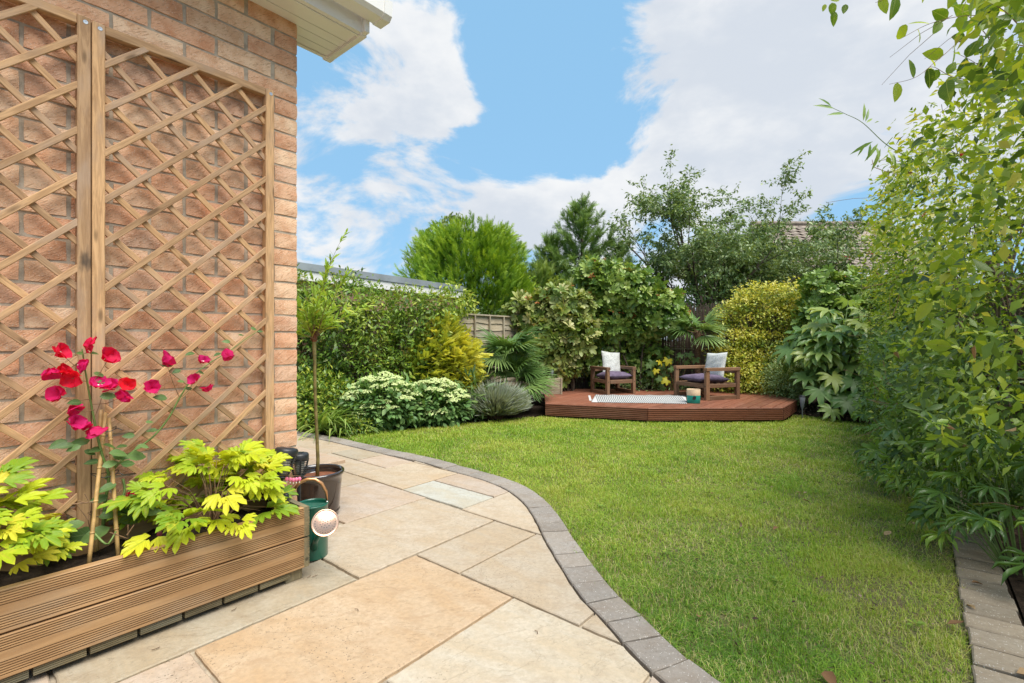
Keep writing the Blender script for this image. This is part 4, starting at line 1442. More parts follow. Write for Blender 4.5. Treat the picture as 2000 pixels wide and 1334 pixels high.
def bleeding_heart(cx, n_, label, rx, ztop, zc):
    c_ = hw(cx, -.21, .245)
    t = empty('bleeding_heart', c_, 0, label, 'plant', 'golden bleeding hearts in the planter')
    P, D, Nn, S = [], [], [], []
    sm = MB()
    for i in range(n_):
        fr = (i + .5) / n_
        a = random.uniform(0, 2 * math.pi)
        e = math.acos(1 - fr * 1.05) if fr < .95 else 1.5
        rr = random.uniform(.75, 1.0)
        lx = rx * math.sin(e) * math.cos(a) * rr
        ly = .24 * math.sin(e) * math.sin(a) * rr
        if ly > .13: ly = .13 - random.uniform(0, .05)
        if ly < -.15 and random.random() < .8: ly = -.15 + random.uniform(0, .08)
        lz = zc + (ztop - zc) * max(-.35, math.cos(e * 1.12)) * rr - .02
        pw = np.array(hw(cx + lx, -.21 + ly - .02, .245 + lz))
        out = np.array(HM.to_3x3() @ Vector((lx * 2.2, ly * 2.6, .05))) + RNG.normal(0, .05, 3)
        dd = nrm(nrm(out + 1e-5) + np.array([0, 0, random.uniform(-.35, .25)]))
        nn = np.array([0, 0, 1.0]) + nrm(out) * .35 + np.array([.18, -.32, 0]) + RNG.normal(0, .22, 3)
        P.append(pw); D.append(dd); Nn.append(nn); S.append(random.uniform(.072, .138))
        if i % 2 == 0:
            p1 = Vector(pw) - c_
            sm.tube([Vector((random.uniform(-.02, .02), random.uniform(-.02, .02), 0)), p1 * .5 + Vector((0, 0, .05)), p1], [.0022, .0017, .0011], 5)
    sm.build('stem', M_STEMB, t)
    place_leaves(t, 'leaf', GL, P, D, Nn, S)
    return t


g1 = bleeding_heart(-.45, 78, 'large golden-leaved bleeding heart beside the solar torches', .245, .36, .12)
g2 = bleeding_heart(-1.10, 68, 'golden-leaved bleeding heart at the left photo edge', .19, .35, .12)
for px, py in ((560, 936), (567, 937), (573, 938), (579, 937), (585, 936)):
    p_ = at(px, py, 2.03) - Vector(g1.location)
    f_ = MB().lathe([(.0005, .010), (.004, .009), (.0075, .004), (.0075, -.001), (.004, -.007), (.0015, -.009)], 10)
    fo = f_.build('flower', L_PINK, g1, Matrix.Translation(p_) @ Matrix.Diagonal((1, .6, 1, 1)), smooth=True)
    MB().lathe([(.0018, -.008), (.0026, -.012), (.0005, -.016)], 8).build('petal_tip', L_WHITE, fo, smooth=True)
MB().tube([at(x, y, 2.03) - Vector(g1.location) for x, y in ((520, 945), (540, 930), (560, 928), (575, 929), (588, 930))], .0012, 5).build('flower_stem', M_STEMB, g1)
plum = [mesh_np('leaf', *leaf_t(.8, (.25, .5, .75), .15, .3), smooth=True)]
plum[0].materials.append(L_PLUM)
he = empty('plum_seedling', hw(-.66, -.33, .25), 0, 'small plum-red rounded leaves on the compost by the planter rim', 'plant')
place_leaves(he, 'leaf', plum, [np.array(HM @ onwall(px, py, .33)) for px, py in ((285, 1062), (262, 1072), (312, 1048), (300, 1068), (318, 1052), (575, 1000))], RNG.normal(size=(6, 3)) * [1, 1, .2], [[.2, -.5, 1]] * 6, [.035, .03, .022, .026, .02, .02])

# ------------------------------------------------------------------ decking
deck = empty('deck', (2.2, 7.2, 0), 0, 'low red-brown stained timber deck in the far corner', 'deck')
ZD = .17
dp = [deckA, deckB, deckC, deckD, (4.05, 8.35), (.55, 8.35)]
if area2(dp) < 0: dp = dp[::-1]
P0 = np.array([2.2, 7.2])
BW = .118
for k in range(-26, 27):
    n0, n1_ = k * BW + .0045, (k + 1) * BW - .0045
    win = [P0 + U2 * -5 + N2 * n0, P0 + U2 * -5 + N2 * n1_, P0 + U2 * 5 + N2 * n1_, P0 + U2 * 5 + N2 * n0]
    if area2(win) < 0: win = win[::-1]
    pg = clip_convex(dp, win)
    if len(pg) < 3 or abs(area2(pg)) < .004: continue
    Rm = np.array([U2, N2])
    lp = [Rm @ (p - P0) for p in pg]
    me, c = prism(lp, 0, .028, .003, 0, 5)
    # local x along the board; mirrored frame kept right-handed by using -n
    V = np.array([v.co[:] for v in me.vertices])
    V[:, 1] *= -1
    me.vertices.foreach_set('co', V.astype(np.float32).ravel())
    me.flip_normals()
    o = obj('deck_board', me, M_DECK, deck, Matrix.Translation((0, 0, ZD)) @ Matrix.Rotation(ROT, 4, 'Z') @ Matrix.Translation((c[0], -c[1], 0)))
gd = [.058 - .0235 * k for k in range(6)]
for a_, b_ in ((deckA, deckB), (deckB, deckC), (deckC, deckD)):
    a3, b3 = Vector((*a_, 0)), Vector((*b_, 0))
    d3 = (b3 - a3)
    L = d3.length
    out = Vector((d3.y, -d3.x, 0)).normalized()
    for zc, hh, gs in ((ZD - .0755, .149, gd),):
        b0 = grooved(L - .004, hh, .024, gs, .016, .0125)
        ang = math.atan2(d3.y, d3.x)
        b0.build('fascia_board', M_DECK, deck, Matrix.Translation((a3 + b3) / 2 + out * .014 + Vector((0, 0, zc - .002)) - deck.location) @ Matrix.Rotation(ang, 4, 'Z'))
MB().add([(p[0] - 2.2 - (p[0] - 2.2) * .03, (p[1] - 7.2) * .97, z) for z in (-.02, ZD - .03) for p in dp], [tuple(range(6, 12)), tuple(range(5, -1, -1))] + [(i, (i + 1) % 6, 6 + (i + 1) % 6, 6 + i) for i in range(6)]).build('frame', M_REED, deck)


# ------------------------------------------------------------------ chairs
def pillow(name, w_, h_, t_, mat, M, label, group, tuft=0.0):
    n_ = 14
    V, Fc = [], []
    for sgn in (1, -1):
        for i in range(n_ + 1):
            for j in range(n_ + 1):
                a, b = -1 + 2 * i / n_, -1 + 2 * j / n_
                puff = ((1 - abs(a) ** 2.6) * (1 - abs(b) ** 2.6)) ** .5
                pin = 1 - .07 * (1 - abs(a)) * abs(b) ** 3 - 0
                pin2 = 1 - .07 * (1 - abs(b)) * abs(a) ** 3
                V.append((a * w_ / 2 * pin2, b * h_ / 2 * pin, sgn * (t_ / 2 * puff + .003) + .006 * math.sin(a * 7 + b * 3) * puff + .004 * math.sin(b * 13 + a * 5) * puff))
    o_ = (n_ + 1) ** 2
    for s_ in (0, 1):
        for i in range(n_):
            for j in range(n_):
                p = s_ * o_ + i * (n_ + 1) + j
                q_ = (p, p + n_ + 1, p + n_ + 2, p + 1)
                Fc.append(q_ if s_ == 0 else q_[::-1])
    rim = [i * (n_ + 1) for i in range(n_ + 1)] + [n_ * (n_ + 1) + j for j in range(1, n_ + 1)] + [i * (n_ + 1) + n_ for i in range(n_ - 1, -1, -1)] + [j for j in range(n_ - 1, 0, -1)]
    for i in range(len(rim)):
        a, b = rim[i], rim[(i + 1) % len(rim)]
        Fc.append((b, a, o_ + a, o_ + b))
    me = mesh_np(name, V, Fc, smooth=True)
    o = obj(name, me, mat, None, M)
    tag(o, label, 'cushion', group)
    return o


def armchair(c_, face, wid, dep, ht, tilt_back, labels):
    """c_: middle of the front edge on the deck; face: heading the sitter looks"""
    an = math.atan2(face[1], face[0]) - math.pi / 2       # local -y... front is +y
    t = empty('armchair', (c_[0], c_[1], ZD), an, labels[0], 'armchair', 'cube armchairs on the deck')
    b_, w2 = .062, .046
    for sx in (-1, 1):
        x = sx * (wid / 2 - b_ / 2)
        for y in (-b_ / 2, -dep + b_ / 2):
            beam('leg', (x, y, 0), (x, y, ht - .047), b_, w2, M_CHAIR, t, up=(1, 0, 0), bev=.003)
        beam('arm', (x, .0, ht - .023), (x, -dep, ht - .023), b_ + .006, .045, M_CHAIR, t, bev=.003)
        beam('bottom_rail', (x, -b_ - .001, .028), (x, -dep + b_ + .001, .028), w2 - .004, .055, M_CHAIR, t, bev=.003)
        beam('seat_rail', (x - sx * .005, -b_ - .001, .195), (x - sx * .005, -dep + b_ + .001, .195), w2 - .01, .05, M_CHAIR, t, bev=.003)
        for zz in (.195, ht - .06):
            MB().lathe([(.0001, .002), (.006, .002), (.007, 0)], 8).build('bolt', M_BLACK, t, Matrix.Translation((x, .0015, zz)) @ Matrix.Rotation(R(-90), 4, 'X'))
    xi = wid / 2 - b_ - .001
    beam('front_rail', (-xi, -.022, .195), (xi, -.022, .195), .04, .055, M_CHAIR, t, bev=.003)
    beam('back_rail', (-xi, -dep + .03, .195), (xi, -dep + .03, .195), .04, .055, M_CHAIR, t, bev=.003)
    beam('back_rail', (-xi, -dep + .03, ht - .06), (xi, -dep + .03, ht - .06), .03, .055, M_CHAIR, t, bev=.003)
    for k in range(5):
        y = -.07 - k * (dep - .13) / 4
        beam('seat_slat', (-xi + .04, y, .215), (xi - .04, y, .215), .06, .014, M_CHAIR, t, bev=.002)
    Mt = Matrix.Translation((c_[0], c_[1], ZD)) @ Matrix.Rotation(an, 4, 'Z')
    cw = min(.46, wid - .13)
    pillow('seat_cushion', cw + .03, dep - .08, .125, M_CUSH_P, Mt @ Matrix.Translation((0, -dep * .45, .275)) @ Matrix.Rotation(R(2), 4, 'X'), labels[1], 'purple seat cushions')
    pillow('back_cushion', cw - .06, .40, .10, M_FABRIC, Mt @ Matrix.Translation((labels[3], -dep + .115, .455)) @ Matrix.Rotation(R(90 + tilt_back), 4, 'X') @ Matrix.Rotation(R(labels[4]), 4, 'Z'), labels[2], 'pale back cushions')
    return t


armchair((1.69, 7.50), (.36, -.93), .53, .50, .42, 16, ('left cube armchair of dark brown timber on the deck', 'purple seat cushion on the left armchair', 'pale grey back cushion on the left armchair', -.06, 6))
armchair((2.56, 7.03), (-.92, -.34), .70, .60, .45, 14, ('right cube armchair of dark brown timber turned sideways behind the painted pot', 'purple seat cushion on the right armchair', 'pale grey back cushion on the right armchair', .02, -3))

# rug
rc_ = [G(1155, 786, ZD), G(1342, 789, ZD), G(1338, 773, ZD), G(1163, 772, ZD)]
cx_ = np.mean(rc_, axis=0)
nx, ny = 60, 10
V = []
ax_ = nrm(np.array(rc_[1]) - np.array(rc_[0]))
for i in range(nx + 1):
    for j in range(ny + 1):
        s_, t_ = i / nx, j / ny
        p = (1 - t_) * ((1 - s_) * rc_[0] + s_ * rc_[1]) + t_ * ((1 - s_) * rc_[3] + s_ * rc_[2]) - cx_
        lx, ly = p @ ax_, p @ np.array([-ax_[1], ax_[0]])
        ridge = .030 * math.exp(-((t_ - .52 - .06 * math.sin(s_ * 9)) / .10) ** 2) * (s_ > .08) * min(1, (s_ - .05) * 6)
        V.append((lx, ly + .004 * math.sin(i * 1.3), max(.0, ridge + .006 * math.sin(s_ * 31 + t_ * 8) * (t_ > .1)) + .0075))
Fq = np.array([(i * (ny + 1) + j, (i + 1) * (ny + 1) + j, (i + 1) * (ny + 1) + j + 1, i * (ny + 1) + j + 1) for i in range(nx) for j in range(ny)])
rugo = obj('rug', mesh_np('rug', V, Fq, smooth=True), M_RUG, None, Matrix.Translation((cx_[0], cx_[1], ZD)) @ Matrix.Rotation(math.atan2(ax_[1], ax_[0]), 4, 'Z'))
sm_ = rugo.modifiers.new('thick', 'SOLIDIFY')
sm_.thickness = .006
sm_.offset = -1
tag(rugo, 'black and white woven rug rumpled on the deck', 'rug')
fr_ = MB()
lo = min(v[0] for v in V)
for k in range(26):
    y = -.30 + k * .024
    if min(v[1] for v in V) < y < max(v[1] for v in V):
        fr_.tube([(lo + .01, y, .006), (lo - .02, y + random.uniform(-.006, .006), .004)], .003, 4)
if fr_.v: fr_.build('fringe', M_FABRIC, rugo)

# dipped pot on the deck
bp = at(1354.5, 788, 6.47)
pt = empty('painted_pot', (bp.x, bp.y, ZD), 0, 'small round pot with teal lower half and wood-look top on deck edge', 'pot')
M_TEAL = plain('teal_paint', (.016, .34, .27), .5, .4, var=.1)
M_BIRCHW = plain('pale_birch', (.60, .45, .30), .6, .3, var=.35, nsc=5)
MB().lathe([(.001, 0), (.080, 0), (.084, .004), (.086, .105)], 32).build('lower_band', M_TEAL, pt, smooth=True)
MB().lathe([(.086, .1055), (.087, .182), (.084, .184), (.082, .180), (.081, .12), (.001, .115)], 32).build('upper_band', M_BIRCHW, pt, smooth=True)
for sx, sc_ in ((-.3, 1), (-.12, .8)):
    V = [(.0875 * math.sin(a + sx) * 1.005, -.0875 * math.cos(a + sx) * 1.005, z) for a, z in ((-.22 * sc_, .055), (0, .05), (.2 * sc_, .075), (.12 * sc_, .095), (-.02, .102), (-.16 * sc_, .085))]
    V2 = [(x * .985, y * .985, z) for x, y, z in V]
    MB().add(V + V2, [tuple(range(6)), tuple(range(11, 5, -1))] + [(i, 6 + i, 6 + (i + 1) % 6, (i + 1) % 6) for i in range(6)]).build('leaf_motif', M_BLACK, pt)

# wooden trough at the back left of the deck
tr = empty('deck_trough', (.45, 7.62, ZD), R(4), 'pale slatted wooden trough on the deck beside the fan palm', 'planter')
for k in range(5):
    z = .026 + k * .05
    grooved(.60, .046, .02, [.010, 0, -.010], .003, .003).build('front_slat', M_FENCE, tr, Matrix.Translation((0, -.15, z)))
    grooved(.30, .046, .02, [.010, 0, -.010], .003, .003).build('side_slat', M_FENCE, tr, Matrix.Translation((.3, 0, z)) @ Matrix.Rotation(R(90), 4, 'Z'))
beam('corner_post', (.303, -.152, 0), (.303, -.152, .252), .02, .02, M_FENCE, tr, up=(1, 0, 0))
MB().box(-.29, .28, -.128, .14, .0, .225).build('liner', M_SOIL, tr)


def stake_light(p, hgt, label, sc=1.0):
    t = empty('solar_stake_light', p, 0, label, 'garden light', 'solar stake lights')
    M_SIL = plain('grey_plastic', (.18, .19, .21), .35, .5)
    MB().lathe([(.002, -.05), (.006, .02), (.008, hgt * .35), (.011, hgt * .40)], 10).build('stake', M_SIL, t, smooth=True)
    MB().lathe([(.010, hgt * .38), (.020, hgt * .5), (.036 * sc, hgt * .93), (.034 * sc, hgt * .94)], 18).build('shade', M_SIL, t, smooth=True)
    MB().lathe([(.036 * sc, hgt * .92), (.038 * sc, hgt * .96), (.030 * sc, hgt), (.001, hgt)], 18).build('cap', M_BLACK, t, smooth=True)


lp_ = G(1567, 815)
stake_light((lp_[0], lp_[1], 0), .285, 'grey cone solar light on a stake at the right end of the deck')
stake_light((.62, 7.55, ZD + .22), .16, 'small black solar light standing in the pale wooden trough', .7)
# ------------------------------------------------------------------ fences and buildings beyond
UP = np.array([0, 0, 1.0])


def up_n(n_, w=.6):
    return UP + RNG.normal(0, w, (n_, 3))


def fence_panel(p0, p1, z1, z0, label, nb=13):
    p0, p1 = np.array(p0, float), np.array(p1, float)
    L = np.linalg.norm(p1 - p0)
    a = math.atan2(*(p1 - p0)[::-1])
    t = empty('waney_fence', (*p0, 0), a, label, 'fence')
    hb = (z1 - z0) / nb
    for k in range(nb):
        z = z0 + k * hb
        n_ = 16
        V = []
        for i in range(n_ + 1):
            x = L * i / n_
            zb = z + .010 * math.sin(i * 1.1 + k * 2.3) + random.uniform(-.005, .005)
            V += [(x, -.014, zb), (x, -.022, zb), (x, -.004, z + hb + .03), (x, .004, z + hb + .03)]
        Fc = []
        for i in range(n_):
            q = i * 4
            for e in range(4):
                Fc.append((q + e, q + 4 + e, q + 4 + (e + 1) % 4, q + (e + 1) % 4))
        Fc += [(0, 1, 2, 3), (n_ * 4 + 3, n_ * 4 + 2, n_ * 4 + 1, n_ * 4)]
        obj('waney_board', mesh_np('board', V, Fc), M_FENCE, t, Matrix.Translation((-0.0, 0, 0)))
    nbat = max(2, int(round(L / .36)))
    for k in range(nbat + 1):
        x = .02 + (L - .04) * k / nbat
        beam('batten', (x, -.036, z0), (x, -.036, z1 + .01), .022, .034, M_FENCE, t, up=(0, -1, 0))
    beam('cap_rail', (0, -.02, z1 + .022), (L, -.02, z1 + .022), .06, .022, M_FENCE, t)
    return t


fence_panel((-.80, 6.95), (.06, 8.02), 1.36, .05, 'weathered grey waney-edge fence panel behind the fan palm')
fp = empty('fence_post', (.10, 8.08, 0), R(50), 'square grey fence post at the garden corner beside the waney panel', 'post')
beam('shaft', (0, 0, 0), (0, 0, 1.46), .085, .085, M_FENCE, fp, up=(1, 0, 0))
beam('cap', (0, 0, 1.46), (0, 0, 1.485), .11, .11, M_FENCE, fp, up=(1, 0, 0))
fence_panel((-3.9, 7.1), (-.86, 6.98), 1.40, .05, 'grey fence panel hidden behind the left hedge', 13)

# reed screen along the back
rs_ = empty('reed_screen', (.15, 8.62, 0), 0, 'dark brown reed screen fence behind the deck shrubs', 'fence')
rb = MB()
x = 0.0
while x < 6.6:
    w_ = random.uniform(.010, .017)
    rb.tube([(x, random.uniform(-.006, .006), .02), (x + random.uniform(-.01, .01), random.uniform(-.006, .006), 1.62 + random.uniform(-.05, .05))], w_ / 2, 5)
    x += w_ * .98
o = rb.build('reeds', M_REED, rs_)
o['kind'] = 'stuff'
for zz in (.35, .85, 1.35):
    MB().tube([(0, -.012, zz), (6.6, -.012, zz)], .004, 5).build('wire', M_STEEL, rs_)
for xx_ in (1.15, 3.0, 4.8):
    beam('post', (xx_, .06, 0), (xx_, .06, 1.6), .08, .08, M_REED, rs_, up=(1, 0, 0))
rs2 = empty('close_board_fence', (6.75, 8.62, 0), R(-115), 'dark timber fence behind the right-hand hedge', 'fence')
for k in range(52):
    beam('pale', (.07 + k * .14, 0, .03), (.07 + k * .14, 0, 1.65), .132, .018, M_REED, rs2, up=(0, 1, 0))

# flat-roofed garage behind the left hedge
ga_a, ga_b = np.array([-3.6, 5.95]), np.array([-.93, 10.0])
ga = math.atan2(*(ga_b - ga_a)[::-1])
gL = np.linalg.norm(ga_b - ga_a)
gr_ = empty('garage', (*ga_a, 0), ga, 'flat-roofed garage with grey felt edge behind the left hedge', 'garage')
MB().box(.05, gL - .05, .08, 3.0, 0, 1.98).build('wall', M_HBRICK, gr_)
MB().box(0, gL, 0, 3.1, 2.0, 2.105).build('roof_edge', M_FASCIA, gr_)
MB().box(.01, gL - .01, .02, 3.05, 1.86, 1.998).build('fascia', M_UPVC, gr_)

# house beyond with a tiled roof
hb_ = empty('neighbour_house', (7.0, 13.0, 0), 0, 'neighbouring house with brown tiled roof beyond the right hedge', 'house')
RX, RY, ZE, ZR = 5.5, 3.0, 2.82, 4.80
MB().box(.25, RX, .3, 6, 0, ZE).build('wall', M_HBRICK, hb_)
MB().box(0, RX, -.02, .02, ZE - .16, ZE + .02).build('fascia', M_UPVC, hb_)
wf = MB().box(.55, 1.75, .25, .31, 1.6, 2.6).build('window', M_UPVC, hb_)
MB().box(.62, 1.12, .235, .25, 1.68, 2.52).box(1.18, 1.68, .235, .25, 1.68, 2.52).build('pane', M_GLASS, wf)
sl = math.atan2(ZR - ZE, RY)
SLn = math.hypot(ZR - ZE, RY)
rf = MB().add([(0, 0, ZE), (RX, 0, ZE), (RX, RY, ZR), (.9, RY, ZR), (0, 6, ZE), (RX, 6, ZE)], [(0, 1, 2, 3), (3, 2, 5, 4), (0, 3, 4)]).build('roof', M_TILE, hb_)
tw, tc_ = .30, .24
# pantile
V, Fc = [], []
for j in range(2):
    for i in range(9):
        a = i / 8
        V.append((a * tw * 1.04, j * (tc_ + .06), .030 * math.sin(a * 2 * math.pi) * .6 + .045 - j * .035))
for i in range(8):
    Fc.append((i, i + 1, 10 + i, 9 + i))
for i in range(9):
    V.append((V[i][0], 0, V[i][2] - .022))
for i in range(8):
    Fc.append((18 + i, 19 + i, i + 1, i))
tile = mesh_np('roof_tile', V, Fc)
nt_ = 0
for j in range(int(SLn / tc_)):
    y = j * tc_
    f_ = y / SLn
    x0 = .9 * f_
    for i in range(int((3.9 - x0) / tw)):
        if nt_ >= 300: break
        nt_ += 1
        obj('roof_tile', tile, M_TILE, rf, Matrix.Translation((x0 + i * tw + (tw / 2 if j % 2 else 0) * 0, y * math.cos(sl) - .03, ZE + y * math.sin(sl) + .0)) @ Matrix.Rotation(sl, 4, 'X'))
MB().tube([(.85, RY, ZR + .03), (RX, RY, ZR + .03)], .09, 8).build('ridge', M_TILE, rf)


# ------------------------------------------------------------------ trees beyond
def spray(seed, nside=6, wid=.055):
    """a flat feathery conifer spray along +y"""
    rs = random.Random(seed)
    parts = [(np.array([(-wid * .35, 0, 0), (wid * .35, 0, 0), (0, 1, 0)], float), np.array([(0, 1, 2)]))]
    for k in range(nside):
        t = .12 + .75 * k / nside
        for s_ in (-1, 1):
            L = (.48 - .36 * t) * rs.uniform(.8, 1.2)
            a = s_ * rs.uniform(.45, .75)
            dx, dy = math.sin(a) * L, math.cos(a) * L
            px, py = -math.cos(a) * wid * .55, math.sin(a) * wid * .55
            z = rs.uniform(-.10, .10)
            parts.append((np.array([(px, t + py, 0), (-px, t - py, 0), (dx, t + dy, z)], float), np.array([(0, 1, 2)])))
    return merge_t(parts)


def conifer(name, base, h, rmax, label, mat, n_pl, per, Lp, sz, shape, tb=0.0):
    """dense conifer: plumes of feathery sprays, pale at their tips"""
    t = empty(name, base, 0, label, 'tree', 'trees beyond the garden fence')
    MB().tube([(0, 0, 0), (.02, 0, h * .5), (0, 0, h * .8)], [.14, .09, .015], 8).build('trunk', M_BARK, t)
    f_ = RNG.random(n_pl)
    z = h * (.02 + .93 * f_ ** .9)
    az = RNG.uniform(0, 2 * math.pi, n_pl)
    rr = rmax * shape(z / h) * (1 + .14 * np.sin(az * 4 + z * 2.3)) * (1 - .28 * RNG.random(n_pl) ** 2)
    P0 = np.stack([rr * np.cos(az), rr * np.sin(az), z], 1)
    d0 = nrm(np.stack([np.cos(az) * .75, np.sin(az) * .75, .55 + .5 * z / h], 1) + RNG.normal(0, .18, (n_pl, 3)))
    tt = RNG.random((n_pl, per)) - .55
    lat = RNG.normal(0, .09, (n_pl, per, 3)) * Lp * 2 * (1 - .6 * (tt[..., None] + .55))
    P = (P0[:, None, :] + d0[:, None, :] * tt[..., None] * Lp + lat).reshape(-1, 3)
    D = (d0[:, None, :] + RNG.normal(0, .30, (n_pl, per, 3)) + lat * 1.5).reshape(-1, 3)
    n_ = len(P)
    ti = np.clip((.06 + tb + .42 * (tt + .55) + .14 * (z / h)[:, None] + RNG.normal(0, .08, (n_pl, 1)) + RNG.normal(0, .06, (n_pl, per))).ravel(), 0, .85)
    me = scatter('crown', spray(1), P, D, RNG.normal(size=(n_, 3)) + [0, 0, .4], RNG.uniform(*sz, n_), ti, .22)
    obj('crown', me, mat, t)


def open_conifer(name, base, h, rmax, label, mat, arms, sz, tb=0.0):
    """open conifer: arms off a leader, sprays along each arm, sky between"""
    t = empty(name, base, 0, label, 'tree', 'trees beyond the garden fence')
    tm = MB()
    tm.tube([(0, 0, 0), (.03, 0, h * .5), (0, 0, h * .85), (.01, 0, h)], [.12, .07, .02, .006], 7)
    P, D, S, T = [], [], [], []
    for k in range(arms):
        f_ = (k + random.random()) / arms
        z = h * (.06 + .88 * f_)
        a = k * 2.4 + random.uniform(-.4, .4)
        L = rmax * (1.05 - f_) ** .8 * random.uniform(.7, 1.15) + .12
        el = random.uniform(.05, .50) + .55 * f_
        d = Vector((math.cos(a) * math.cos(el), math.sin(a) * math.cos(el), math.sin(el)))
        p = Vector((0, 0, z - .1))
        pts = [p]
        for q in range(6):
            d = (d + Vector((random.gauss(0, .06), random.gauss(0, .06), .05))).normalized()
            pts.append(pts[-1] + d * L / 6)
        tm.tube(pts, [.016 * (1 - .13 * q) * (1.1 - f_ * .7) for q in range(7)], 4, cap=False)
        for q in range(int(14 + 60 * L)):
            g_ = random.uniform(.12, 1.0) ** .8
            i_ = min(5, int(g_ * 6))
            c_ = pts[i_].lerp(pts[i_ + 1], g_ * 6 - i_)
            ax = (pts[i_ + 1] - pts[i_]).normalized()
            P.append(c_ + Vector((random.gauss(0, .03), random.gauss(0, .03), random.gauss(0, .03))))
            D.append(ax * .8 + Vector((random.gauss(0, .5), random.gauss(0, .5), random.gauss(.10, .40))))
            S.append(random.uniform(*sz) * (1.15 - .45 * g_))
            T.append(min(.85, max(0, tb + .12 + .30 * g_ + random.gauss(0, .09))))
    tm.build('trunk', M_BARK, t)
    P = np.array(P)
    obj('crown', scatter('crown', spray(2, 5, .06), P, np.array(D), RNG.normal(size=P.shape) + [0, 0, .6], np.array(S), np.array(T), .2), mat, t)


egg = lambda q: np.sqrt(np.clip(1 - ((q - .40) / .62) ** 2, .03, 1))
conifer('leyland_cypress', (-.98, 11.2, 0), 3.55, 1.42, 'bright green rounded conifer behind the garage roof', L_CONIF, 960, 24, .55, (.12, .26), egg, .10)
conifer('conifer_tree', (.42, 12.0, 0), 2.85, 1.0, 'mid-green conifer shoulder between the bright conifer and the spired one', L_CYPR, 320, 22, .5, (.13, .26), egg, .22)
open_conifer('cypress_tree', (1.66, 11.6, 0), 4.5, 1.9, 'dark open conifer with a thin spire top behind the photinia', L_CYPR, 80, (.15, .30), .14)
open_conifer('cypress_tree', (.95, 11.9, 0), 3.7, 1.4, 'smaller open conifer leaning on the left of the spired one', L_CYPR, 60, (.16, .32), .12)
open_conifer('cypress_tree', (2.75, 12.6, 0), 3.7, 1.2, 'dark conifer mostly hidden behind the sparse broadleaf tree', L_CYPR, 60, (.16, .32), .06)


def weeping(base, h, r_, label):
    t = empty('weeping_tree', base, 0, label, 'tree', 'trees beyond the garden fence')
    tbm = MB()
    tbm.tube([(0, 0, 0), (.05, 0, h * .5), (0, 0, h * .9)], [.12, .09, .03], 8)
    P, D, S, T = [], [], [], []
    for k in range(90):
        a = random.uniform(0, 6.28)
        q = random.random() ** .5
        x, y = r_ * q * math.cos(a), r_ * q * math.sin(a)
        z = h * (1 - .25 * q * q) + random.uniform(-.1, .1)
        p = Vector((x * .8, y * .8, z))
        L = random.uniform(.3, .9)
        for i in range(26):
            f_ = i / 26
            P.append((p.x + x * .25 * f_ + random.gauss(0, .03), p.y + y * .25 * f_ + random.gauss(0, .03), p.z + .08 * math.sin(f_ * 3) - L * f_ ** 1.4))
            D.append((random.gauss(0, .4) + x * .2, random.gauss(0, .4) + y * .2, -.8)); S.append(random.uniform(.07, .13)); T.append(random.random())
    tbm.build('trunk', M_BARK, t)
    P = np.array(P)
    obj('crown', scatter('crown', LEAF2, P, np.array(D), RNG.normal(size=P.shape), np.array(S), np.array(T)), L_WEEP, t)


weeping((-1.62, 13.2, 0), 4.45, 1.15, 'pale green weeping tree showing above the bright conifer')
weeping((-3.6, 15.2, 0), 2.95, .5, 'small far tree just above the garage roof edge')


# sparse broadleaf tree with visible limbs
def birch(base, limbs, label):
    t = empty('broadleaf_tree', base, 0, label, 'tree', 'trees beyond the garden fence')
    tm = MB()
    P, D = [], []
    b = Vector(base)

    def grow(p, d, L, r_, dep):
        pts = [p]
        n_ = 7
        for i in range(n_):
            d = (d + Vector((random.gauss(0, .10), random.gauss(0, .10), random.gauss(.02, .07)))).normalized()
            pts.append(pts[-1] + d * L / n_)
        tm.tube(pts, [r_ * (1 - .75 * i / n_) for i in range(n_ + 1)], 6 if dep < 1 else 4 if dep < 2 else 3, cap=False)
        if dep < 3:
            for k in range((5, 6, 5)[dep]):
                f_ = random.uniform(.30, 1.0)
                i_ = min(n_ - 1, int(f_ * n_))
                q = pts[i_].lerp(pts[i_ + 1], f_ * n_ - i_)
                nd = (d + Vector((random.gauss(0, .75), random.gauss(0, .75), random.gauss(.0, .45)))).normalized()
                grow(q, nd, L * random.uniform(.35, .6), r_ * .45 * (1.1 - f_ * .5), dep + 1)
        if dep >= 1:
            for k in range((0, 9, 15, 18)[dep]):
                f_ = random.uniform(.25, 1.05)
                i_ = min(n_ - 1, int(f_ * n_))
                q = pts[i_].lerp(pts[i_ + 1], f_ * n_ - i_)
                P.append(q + Vector((random.gauss(0, .035), random.gauss(0, .035), random.gauss(-.02, .03))))
                D.append(d * .4 + Vector((random.gauss(0, .7), random.gauss(0, .7), random.gauss(-.45, .5))))

    tm.tube([(0, 0, 0), (.05, 0, .7), (.1, 0, 1.4)], [.16, .13, .11], 8)
    for (dx, dy, dz), L, r_ in limbs:
        grow(Vector((.1, 0, 1.3)), Vector((dx, dy, dz)).normalized(), L, r_, 0)
    tm.build('trunk', M_BARK, t)
    P = np.array(P); D = np.array(D)
    n_ = len(P)
    obj('crown', scatter('crown', LEAF4, P, D, up_n(n_, .8), RNG.uniform(.06, .115, n_), np.clip(RNG.normal(.42, .25, n_), 0, 1)), L_BIRCH, t)
    return n_


